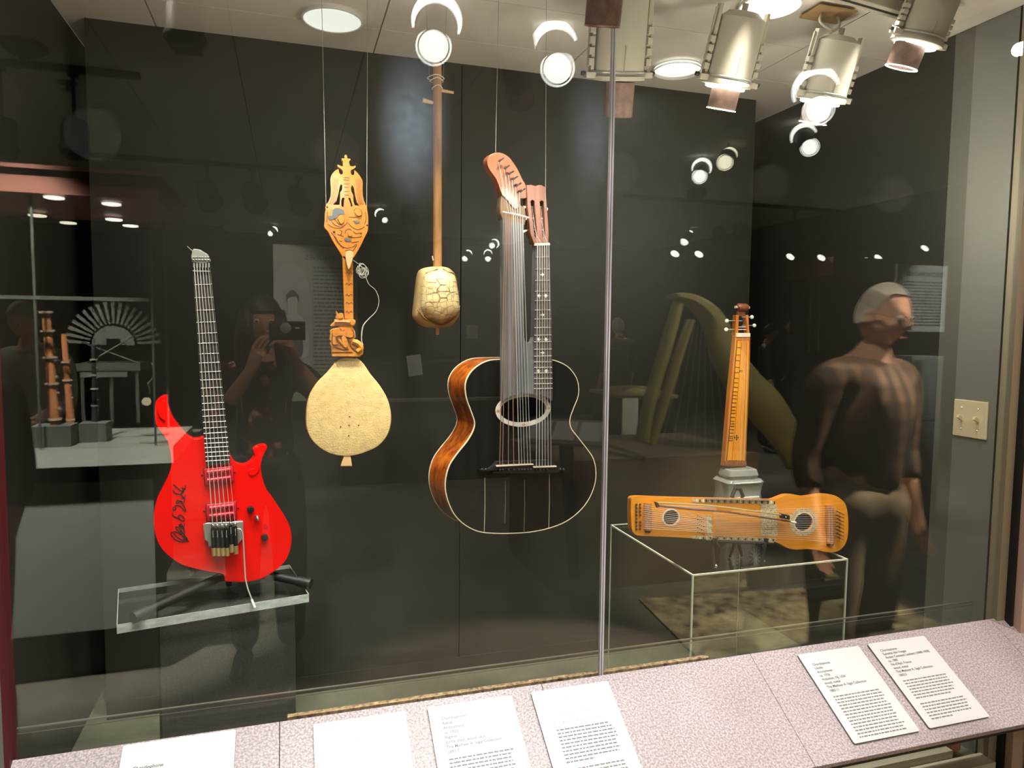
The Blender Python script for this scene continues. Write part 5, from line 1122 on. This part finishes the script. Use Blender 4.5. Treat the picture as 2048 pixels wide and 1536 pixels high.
# ---- right-hand wall case with canopy and row of small lights
rcse = empty('display_case', (0, 0, 0), 'dark wall case with maroon canopy and small lights reflected behind the old man', 'display case')
p0 = mY(1590, 505, 6.4); p1 = mY(1900, 470, 6.4)
MB().hexa((p0.x+.5, p0.y-.8, EYE+.62), (p0.x+3.6, p0.y, EYE+.82)).build('canopy', MATS['maroon_brown_canopy'], rcse, smooth=0)
MB().hexa((p0.x+.6, p0.y-.8, 0), (p0.x+3.6, p0.y-.7, EYE+.62)).build('back_panel', mat('black_case_back', (.012, .012, .012), .6), rcse, smooth=0)
for px in (1622, 1640): 
    q = mY(px, 600, 6.3); MB().hexa((q.x-.006, q.y-.006, EYE-.2), (q.x+.006, q.y+.006, EYE+.62)).build('glass_edge', MATS['dim_glass_edge'], rcse, smooth=0)
for px, py in ((1581,513),(1643,515),(1688,520),(1736,521),(1757,515),(1850,496),(1350,507),(1398,508)):
    q = mY(px, py, 6.5); l = MB().lathe([(.045, 0), (.045, -.008), (.001, -.004)], 18, Matrix.Rotation(-.9, 4, 'X')).build('small_downlight', M['glow_room'], rcse); l.location = q

# ---- harp on plinth, brass table, label stand, rug
hp = empty('harp', mY(1450, 890, 3.75), 'tall golden olive harp with sweeping curved neck reflected left of the dulcimer', 'harp')
gold = mat('gilt_harp', (.42, .38, .17), .35, metal=.2)
def hpv(px, py, dy=0): q = mY(px, py, 3.7)-hp.location; q.y += dy; return q
def band(pts, wds, m, name, dep=.10):
    mb = MB(); q = spl([tuple(hpv(*p)) for p in pts], False, 5); W_2 = np.interp(np.linspace(0, len(wds)-1, len(q)), range(len(wds)), wds)
    vs = []; n = len(q)
    for i, p in enumerate(q):
        a = Vector(q[max(i-1, 0)]); b = Vector(q[min(i+1, n-1)]); d = (b-a).normalized(); nn = Vector((-d.z, 0, d.x))*W_2[i]/2; P_ = Vector(p)
        for k in range(10):
            t = 2*PI*k/10; vs.append(P_+nn*math.cos(t)+Vector((0, dep/2*math.sin(t), 0)))
    fs = [(i*10+k, i*10+(k+1) % 10, (i+1)*10+(k+1) % 10, (i+1)*10+k) for i in range(n-1) for k in range(10)]
    fs += [tuple(range(9, -1, -1)), tuple((n-1)*10+k for k in range(10))]; mb.add(vs, fs).build(name, m, hp)
band([(1345,592),(1385,602),(1425,640),(1452,710),(1490,770),(1535,820),(1575,880),(1592,930)], [.03, .08, .14, .20, .24, .26, .20, .14], gold, 'curved_neck', .16)
band([(1358,600),(1330,700),(1300,800),(1284,882)], [.06, .07, .07, .08], gold, 'column')
band([(1380,640),(1350,730),(1320,830),(1300,890)], [.03, .05, .05, .04], gold, 'inner_post')
for k in range(9):
    a = hpv(1375+7*k, 640+4*k); b = hpv(1300+22*k, 890+2*k); MB().tube([a, b], .0012, 5).build('string', M['string'], hp)
q = mY(1470, 905, 3.7)
pz = q.z
tp = MB().hexa((1.42, 2*GY-4.6, 0), (2.75, 2*GY-3.72, hp.location.z-.05)).build('low_platform', mat('tan_platform', (.19, .15, .10), .8), smooth=0, label='low tan platform under the reflected harp', cat='platform')
rug = MB().hexa((-.7, -.42, 0), (.7, .42, .012)).build('rug', mat('patterned_rug', (.60, .50, .32), .95, var=.8, vscale=14, col2=(.07, .04, .02)), smooth=0, label='patterned oriental rug on the gallery floor reflected under the riser', cat='rug', mw=Matrix.Translation((2.5, 2*GY-3.55-.0, .0))@Matrix.Rotation(.1, 4, 'Z'))
rug.location.y = 2*GY-3.02
ls = empty('label_stand', mY(1130, 862, 3.3), 'sloping pale label stand with three cards reflected across the black guitar', 'stand'); ls.rotation_euler = (math.radians(-25), 0, .55)
MB().hexa((-.20, -.11, -.015), (.20, .11, 0)).build('desk', mat('pale_desk', (.36, .33, .26), .6), ls, smooth=0)
for x in (-.13, 0, .13): MB().hexa((x-.055, -.085, 0), (x+.055, .085, .004)).build('text_card', M['card'], ls, smooth=0)
MB().hexa((-.03, -.03, -.95), (.03, .03, -.015)).build('post', M['side_dark'], ls, smooth=0)
tb = empty('display_table', mY(1262, 790, 6.2), 'glass-topped table of gleaming brass instruments reflected right of the glass joint', 'table')
MB().hexa((-.26, -.4, .0), (.28, .4, .03)).build('table_top', mat('olive_table', (.30, .27, .12), .5), tb, smooth=0)
MB().hexa((-.24, -.35, -tb.location.z), (.26, .35, 0)).build('table_base', M['side_dark'], tb, smooth=0)
for i in range(4):
    o = MB().tube(spl([(-.2, 0, 0), (-.05, 0, .02+.01*i), (.15, .02, .02), (.22, .02, 0)], False, 5), .012, 8).build('brass_horn', M['brass'], label=['brass horn lying nearest on the far table', 'second brass horn on the far table', 'third brass horn on the far table', 'farthest brass horn on the far table'][i], cat='horn', group='brass horns on the far table'); o.location = tb.location+Vector((0, -.2+.12*i, .045))
fl = MB().hexa((-.06, -.006, -.13), (.06, .006, .13)).build('text_panel', M['card'], smooth=0, label='small pale grey text panel reflected below the brass table', cat='panel'); fl.location = mY(1260, 833, 4.6)
for i, (x0, y0, x1, y1) in enumerate(((934,650,955,678),(815,710,843,751))):
    a = mY(x0, y0, 6.5); b = mY(x1, y1, 6.5); c_ = (a+b)/2
    o = MB().hexa((-abs(a.x-b.x)/2, -.01, -abs(a.z-b.z)/2), (abs(a.x-b.x)/2, .01, abs(a.z-b.z)/2)).build('notice', M['beige2'] if i == 0 else M['card'], smooth=0, label=('small dim square notice reflected left of the harp guitar', 'slanted white paper notice reflected between lute and guitar')[i], cat='notice'); o.location = c_
    if i: o.rotation_euler = (0, -.12, 0)
pn = empty('piano', mY(860, 770, 7.2), 'dark polished upright piano reflected behind the hanging fiddles', 'piano')
MB().hexa((-.9, -.35, -pn.location.z), (.9, .3, .25)).build('case', mat('dark_brown_polish', (.035, .02, .012), .25), pn, smooth=0, bevel=.01)
MB().hexa((-.9, .3, -.18), (.9, .5, -.12)).build('keybed', MATS['dark_brown_polish'], pn, smooth=0); MB().hexa((-.85, .32, -.12), (.85, .46, -.10)).build('keys', M['beige2'], pn, smooth=0)

# ================================================================== PEOPLE
def skin_mesh(nodes, links, name, sub=2, root=0):
    """nodes: {key:(pos,radius)}; returns evaluated mesh grown by the Skin modifier"""
    keys = list(nodes); idx = {k: i for i, k in enumerate(keys)}
    me = bpy.data.meshes.new(name); me.from_pydata([tuple(nodes[k][0]) for k in keys], [(idx[a], idx[b]) for a, b in links], [])
    o = bpy.data.objects.new(name, me); COL.objects.link(o)
    sk = o.modifiers.new('skin', 'SKIN'); sk.use_smooth_shade = True
    for i, k in enumerate(keys):
        r = nodes[k][1]; r = r if hasattr(r, '__len__') else (r, r); me.skin_vertices[0].data[i].radius = r
        me.skin_vertices[0].data[i].use_root = (i == root)
    ss = o.modifiers.new('sub', 'SUBSURF'); ss.levels = ss.render_levels = sub
    dg = bpy.context.evaluated_depsgraph_get(); out = bpy.data.meshes.new_from_object(o.evaluated_get(dg)); bpy.data.objects.remove(o); return out
def head_mb(c, sz, yaw, pitch, mb):
    """sculpted head appended to mb: material slots 0 skin, 1 eye white, 2 pupil, 3 lips"""
    R = Euler((pitch, 0, yaw)).to_matrix(); nu, nv = 40, 30; vs = []
    for j in range(nv+1):
        th_ = PI*j/nv
        for i in range(nu):
            ph = 2*PI*i/nu; x = math.sin(th_)*math.sin(ph); y = math.sin(th_)*math.cos(ph); z = math.cos(th_)
            X = x*.075; Y = y*.095-.005; Z = z*.115
            if z < 0: X *= 1-.30*(-z)**1.3; Y *= 1-.12*(-z)
            if y > 0:
                f = y; Y *= .93
                Y += .026*math.exp(-(X/.012)**2-((Z+.018)/.022)**2)*f + .010*math.exp(-(X/.010)**2-((Z-.008)/.020)**2)*f
                Y += .008*math.exp(-(X/.022)**2-((Z+.058)/.010)**2)*f + .010*math.exp(-(X/.024)**2-((Z+.095)/.014)**2)*f
                Y += .006*math.exp(-((abs(X)-.028)/.018)**2-((Z-.030)/.009)**2)*f
                Y -= .010*math.exp(-((abs(X)-.030)/.013)**2-((Z-.010)/.011)**2)*f
            vs.append(R @ (Vector((X, Y, Z))*sz)+Vector(c))
    fs = [(j*nu+i, (j+1)*nu+i, (j+1)*nu+(i+1) % nu, j*nu+(i+1) % nu) for j in range(nv) for i in range(nu)]
    mb.cur = 0; mb.add(vs, fs)
    for sx_ in (-1, 1):
        for mi, r_, dy in ((1, .0115, .0), (2, .0062, .0075)):
            b = MB(); b.ball((0, 0, 0), r_, 10); mb.cur = mi; mb.add([R @ ((Vector(v)+Vector((sx_*.030, .074+dy, .010)))*sz)+Vector(c) for v in b.v], b.f)
        b = MB(); b.ball((0, 0, 0), (.008, .017, .030), 10); mb.cur = 0; mb.add([R @ ((Vector(v)+Vector((sx_*.076, -.005, -.005)))*sz)+Vector(c) for v in b.v], b.f)
    b = MB(); b.ball((0, 0, 0), (.022, .006, .0055), 12); mb.cur = 3; mb.add([R @ ((Vector(v)+Vector((0, .0875, -.058)))*sz)+Vector(c) for v in b.v], b.f)
    mb.cur = 0
def person(loc, yaw, height, label, skin, shirt, trousers, hair, hairstyle='short', pose='down', head_yaw=0, head_pitch=-.1, lean=0, shoes=None, build=1.0, group=None):
    s = height/1.72; r = empty('person', loc, label, 'person', group); r.rotation_euler = (0, 0, yaw)
    V = Vector; N = {}; Lk = []
    def nd(k, p, rad, par=None):
        q = V(p)*s; q.x += lean*max(0, p[2]-.9)*s; N[k] = (q, rad*s if not hasattr(rad, '__len__') else (rad[0]*s, rad[1]*s))
        if par: Lk.append((par, k))
    b = build
    nd('pel', (0, 0, .94), (.145*b, .11*b)); nd('wst', (0, 0, 1.08), (.135*b, .10*b), 'pel'); nd('chs', (0, 0, 1.27), (.155*b, .11*b), 'wst'); nd('col', (0, -.01, 1.405), (.10, .07), 'chs')
    nd('nek', (0, .0, 1.468), .058, 'col'); nd('skl', (0, .014, 1.545), .056, 'nek')
    arms = {'down': (((.20, -.01, 1.385), (.245, -.02, 1.11), (.255, .06, .87)), ((-.20, -.01, 1.385), (-.245, -.02, 1.11), (-.255, .06, .87))),
            'phone': (((.18, .0, 1.37), (.32, .13, 1.20), (.115, .27, 1.475)), ((-.18, .0, 1.37), (-.21, .16, 1.17), (-.035, .27, 1.43))),
            'fore': (((.20, -.01, 1.385), (.24, .02, 1.12), (.14, .24, 1.02)), ((-.20, -.01, 1.385), (-.24, .02, 1.12), (-.14, .24, 1.02)))}[pose]
    for sd_, (sh_, el, wr_) in zip('RL', arms):
        m_s = [tuple((a+b_)/2 for a, b_ in zip(sh_, el)), tuple((a+b_)/2 for a, b_ in zip(el, wr_))]
        nd('sh'+sd_, sh_, .058, 'col'); nd('ua'+sd_, m_s[0], .048, 'sh'+sd_); nd('el'+sd_, el, .040, 'ua'+sd_); nd('fa'+sd_, m_s[1], .037, 'el'+sd_); nd('wr'+sd_, wr_, .026, 'fa'+sd_)
        d = (V(wr_)-V(el)).normalized(); sx_ = 1 if sd_ == 'R' else -1
        if pose == 'phone': d = V((-sx_*.35, .2, .9)).normalized()
        side = d.cross(V((0, 1, 0))).normalized() if pose != 'phone' else V((-sx_*.2, -1, .2)).normalized().cross(d).normalized()
        pal = V(wr_)+d*.045; nd('pm'+sd_, tuple(pal), (.034, .018), 'wr'+sd_)
        curl = V((0, 1, 0)) if pose != 'phone' else V((0, -.2, 0))+V((-sx_*.9, 0, 0))
        for f_, (off, ln) in enumerate(((-.027, .068), (-.009, .078), (.009, .074), (.027, .058))):
            base = pal+d*.035+side*off; nd('f%d%s' % (f_, sd_), tuple(base), .0095, 'pm'+sd_)
            mid_ = base+d*ln*.5+curl*ln*.12; nd('g%d%s' % (f_, sd_), tuple(mid_), .0085, 'f%d%s' % (f_, sd_)); nd('h%d%s' % (f_, sd_), tuple(mid_+d*ln*.38+curl*ln*.34), .007, 'g%d%s' % (f_, sd_))
        tb_ = pal-d*.01-side*.034*(1 if sd_ == 'R' else -1)+curl*.012; nd('t0'+sd_, tuple(tb_), .011, 'pm'+sd_); nd('t1'+sd_, tuple(tb_+d*.035-side*.014*(1 if sd_ == 'R' else -1)+curl*.015), .0095, 't0'+sd_)
    for sd_, x in (('R', .09), ('L', -.09)):
        nd('hp'+sd_, (x*b, 0, .86), .088*b, 'pel'); nd('th'+sd_, (x*1.1, .01, .68), .074*b, 'hp'+sd_); nd('kn'+sd_, (x*1.15, .015, .47), .054, 'th'+sd_); nd('cf'+sd_, (x*1.15, -.005, .30), .052, 'kn'+sd_); nd('an'+sd_, (x*1.15, -.02, .09), .036, 'cf'+sd_); nd('ft'+sd_, (x*1.25, .06, .04), (.040, .032), 'an'+sd_); nd('to'+sd_, (x*1.35, .16, .032), (.038, .024), 'ft'+sd_)
    me = skin_mesh(N, Lk, 'body', 1)
    mb = MB(); mb.add([v.co[:] for v in me.vertices], [tuple(p.vertices) for p in me.polygons])
    hc_ = N['skl'][0]+V((0, .03, .068))*s
    head_mb(hc_, s, head_yaw, head_pitch, mb)
    lips = MATS.get('lips') or mat('lips', (.40, .14, .11), .5); ew = MATS.get('eye_white') or mat('eye_white', (.7, .68, .62), .3)
    mb.build('body', [skin, ew, M['rubber'], lips], r, smooth=3.0, recalc=False)
    def wear(keys, grow, name, m, extra=()):
        n2 = {k: (N[k][0], tuple(x+grow*s for x in (N[k][1] if hasattr(N[k][1], '__len__') else (N[k][1],)*2))) for k in keys}
        l2 = [l for l in Lk if l[0] in keys and l[1] in keys]
        m2 = skin_mesh(n2, l2, name, 2); m2.materials.clear(); m2.materials.append(m); m2.shade_smooth(); o = bpy.data.objects.new(name, m2); COL.objects.link(o); o.parent = r; return o
    wear(['pel', 'wst', 'chs', 'col']+[a+k for k in 'RL' for a in ('sh', 'ua', 'el', 'fa')], .016, 'shirt', shirt)
    nk = N['nek'][0]; co = N['col'][0]; MB().tube([nk+(co-nk)*.25+V((.068*math.cos(a), .068*math.sin(a)+.004, -.022*math.sin(a)))*s for a in [k*PI/9 for k in range(19)]], .013*s, 8).build('collar', shirt, r)
    wear(['wst', 'pel']+[a+k for k in 'RL' for a in ('hp', 'th', 'kn', 'cf', 'an')], .026, 'trousers', trousers)
    sm = shoes or M['rubber']
    for k in 'RL': wear(['an'+k, 'ft'+k, 'to'+k], .010, 'shoe', sm)
    # hair
    R = Euler((head_pitch, 0, head_yaw)).to_matrix(); hb = MB(); nu, nv = 32, 20; vs = []; drop = {'short': .10, 'long': .0, 'thin': .16}[hairstyle]
    for j in range(nv+1):
        th_ = (PI*.56)*j/nv
        for i in range(nu):
            ph = 2*PI*i/nu; cf = math.cos(ph); lim = 1.0-{'short': .42, 'long': .34, 'thin': .58}[hairstyle]*max(0, min(1, (cf+.1)/.7))
            t = th_*lim*(1.0+.15*max(0, -cf))
            kx = {'short': 1.06, 'long': 1.16, 'thin': 1.025}[hairstyle]
            x = math.sin(t)*math.sin(ph)*.078*kx; y = math.sin(t)*cf*.096*kx-.008; z = math.cos(t)*.118*kx
            vs.append(R @ (V((x, y, z))*s)+hc_)
    hb.add(vs, [(j*nu+i, (j+1)*nu+i, (j+1)*nu+(i+1) % nu, j*nu+(i+1) % nu) for j in range(nv) for i in range(nu)])
    if hairstyle == 'long':
        for a0 in range(-130, 131, 13):
            a = math.radians(a0+180); x = .082*math.sin(a); y = .092*math.cos(a)-.01
            hb.tube([R @ (V((x*.9, y*.9, .06))*s)+hc_, R @ (V((x*1.1, y*1.05, -.03))*s)+hc_, R @ (V((x*1.2, y*1.0-.01, -.16))*s)+hc_, R @ (V((x*1.25, y*.9-.01, -.30))*s)+hc_], [.022*s, .026*s, .025*s, .008*s], 8)
    hb.build('hair', hair, r, smooth=3.0, recalc=False)
    r['_'] = 1; del r['_']
    return r, N, hc_, R, s
sk1 = mat('light_skin', (.62, .34, .22), .5); sk2 = mat('tanned_skin', (.42, .22, .14), .5)
# the photographer
floral = mat('floral_blouse', (.50, .45, .38), .8, var=1, vscale=22, col2=(.30, .02, .02))
m_, t_, b_ = nt('black_floral_blouse'); tc = t_.nodes.new('ShaderNodeTexCoord'); vo = t_.nodes.new('ShaderNodeTexNoise'); vo.inputs['Scale'].default_value = 16; rp = t_.nodes.new('ShaderNodeValToRGB')
rp.color_ramp.elements[0].position = .0; rp.color_ramp.elements[0].color = (.012, .010, .010, 1); e_ = rp.color_ramp.elements.new(.57); e_.color = (.014, .010, .010, 1); e_ = rp.color_ramp.elements.new(.61); e_.color = (.35, .02, .015, 1); rp.color_ramp.elements[-1].position = .68; rp.color_ramp.elements[-1].color = (.5, .46, .4, 1)
t_.links.new(tc.outputs['Object'], vo.inputs['Vector']); t_.links.new(vo.outputs[0], rp.inputs[0]); t_.links.new(rp.outputs[0], b_.inputs['Base Color']); b_.inputs['Roughness'].default_value = .85
bk_hair = mat('dark_brown_hair', (.012, .009, .007), .5)
wm, N, hc_, R, s = person((-.105, -.40, 0), 0, 1.615, 'dark-haired woman in dark floral blouse photographing with a phone, reflected between guitar and fiddle', sk2, m_, M['rubber'], bk_hair, 'long', 'phone', -.10, .0, build=.9)
ph = empty('phone', (-.012, -.014, EYE-.012), 'black phone held sideways by the reflected photographer', 'phone')
MB().hexa((-.060, -.0075, -.036), (.072, .0, .036)).build('body', M['rubber'], ph, smooth=0, bevel=.003)
MB().lathe([(.020, 0), (.020, .0015), (.016, .002)], 28, Matrix.Translation((.0, .0, .010)) @ Matrix.Rotation(-PI/2, 4, 'X')).build('lens_ring', M['silver'], ph)
MB().hexa((.035, 0, .008), (.050, .001, .013)).build('flash', M['card'], ph, smooth=0)
# the elderly man reading the labels
m_, t_, b_ = nt('brown_plaid'); tc = t_.nodes.new('ShaderNodeTexCoord'); w1 = t_.nodes.new('ShaderNodeTexWave'); w1.inputs['Scale'].default_value = 5.5; w1.bands_direction = 'X'
w2 = t_.nodes.new('ShaderNodeTexWave'); w2.inputs['Scale'].default_value = 5.5; w2.bands_direction = 'Z'; mx = t_.nodes.new('ShaderNodeMix'); mx.data_type = 'RGBA'; mx.blend_type = 'MULTIPLY'; mx.inputs[0].default_value = .6
ra = t_.nodes.new('ShaderNodeValToRGB'); ra.color_ramp.elements[0].color = (.03, .016, .010, 1); ra.color_ramp.elements[1].color = (.15, .085, .045, 1); rb = t_.nodes.new('ShaderNodeValToRGB'); rb.color_ramp.elements[0].color = (.35, .3, .3, 1)
for a, b in ((tc.outputs['Object'], w1.inputs['Vector']), (tc.outputs['Object'], w2.inputs['Vector']), (w1.outputs[0], ra.inputs[0]), (w2.outputs[0], rb.inputs[0]), (ra.outputs[0], mx.inputs[6]), (rb.outputs[0], mx.inputs[7]), (mx.outputs[2], b_.inputs['Base Color'])): t_.links.new(a, b)
b_.inputs['Roughness'].default_value = .9
MZ = 1.665
mn, N, hc_, R, s = person((1.925, .79, 0), math.radians(-6), MZ, 'white-haired elderly man in brown plaid shirt, glasses and khaki trousers, reflected at right', sk1, m_, mat('khaki', (.30, .24, .15), .9), mat('white_hair', (.62, .58, .50), .7), 'thin', 'down', math.radians(-6), math.radians(-14), lean=.09, build=1.12)
gl_ = []
for sx_ in (-1, 1):
    gl_.append(MB().tube([R @ (Vector((sx_*.032+.021*math.cos(a), .100, .006+.015*math.sin(a)))*s)+hc_ for a in [k*PI/8 for k in range(17)]], .0013, 6).build('spectacle_rim', M['chrome'], mn))
    MB().tube([R @ (Vector((sx_*.053, .098, .010))*s)+hc_, R @ (Vector((sx_*.082, .02, .012))*s)+hc_, R @ (Vector((sx_*.083, -.02, .0))*s)+hc_], .0013, 6).build('spectacle_arm', M['chrome'], mn)
MB().tube([R @ (Vector((-.011, .101, .010))*s)+hc_, R @ (Vector((.011, .101, .010))*s)+hc_], .0013, 6).build('spectacle_bridge', M['chrome'], mn)
pe = N['wst'][0]-Vector((0, 0, .03))
MB().lathe([(.180*s, -.018), (.180*s, .018)], 36, Matrix.Translation(pe+Vector((0, 0, .045))) @ Matrix.Diagonal((1, .80, 1, 1)), cap=False).build('belt', M['rubber'], mn)
MB().box(pe+Vector((0, .148*s, .045)), (.05, .008, .034)).build('buckle', M['silver'], mn, smooth=0)
# visitors further off
person(tuple(mY(60, 700, 4.7).xy)+(0,), math.radians(20), 1.62, 'visitor in pale shirt bending behind the reflected wind instrument case', sk1, mat('pale_shirt', (.42, .40, .30), .9), M['side_dark'], mat('grey_hair', (.25, .24, .22), .7), 'short', 'fore', 0, -.4)
person(tuple(mY(-100, 700, 2.7).xy)+(0,), math.radians(30), 1.60, 'dark-clothed visitor standing at the far left edge of the reflection', sk2, M['rubber'], M['rubber'], bk_hair, 'short', 'down', 0, -.2)
person(tuple(mY(1238, 680, 8.6).xy)+(0,), math.radians(170), 1.66, 'grey-haired visitor in dusty blue shirt reflected just right of the glass joint', sk1, mat('dusty_blue_shirt', (.10, .115, .15), .9), M['side_dark'], mat('grey_hair_2', (.45, .44, .40), .7), 'short', 'down')
person(tuple(mY(1535, 690, 7.6).xy)+(0,), math.radians(-60), 1.60, 'dark-haired visitor in black looking right, reflected right of the dulcimer pegs', sk2, M['rubber'], M['rubber'], bk_hair, 'short', 'down', 0, -.15)
person(tuple(mY(1590, 650, 9.5).xy)+(0,), math.radians(120), 1.70, 'faint grey visitor reflected in front of the dark wall case', sk1, M['side_dark'], M['side_dark'], mat('grey_hair_3', (.12, .12, .11), .7), 'short', 'down')
# the man and the photographer are lit by spots added among the gallery lamps
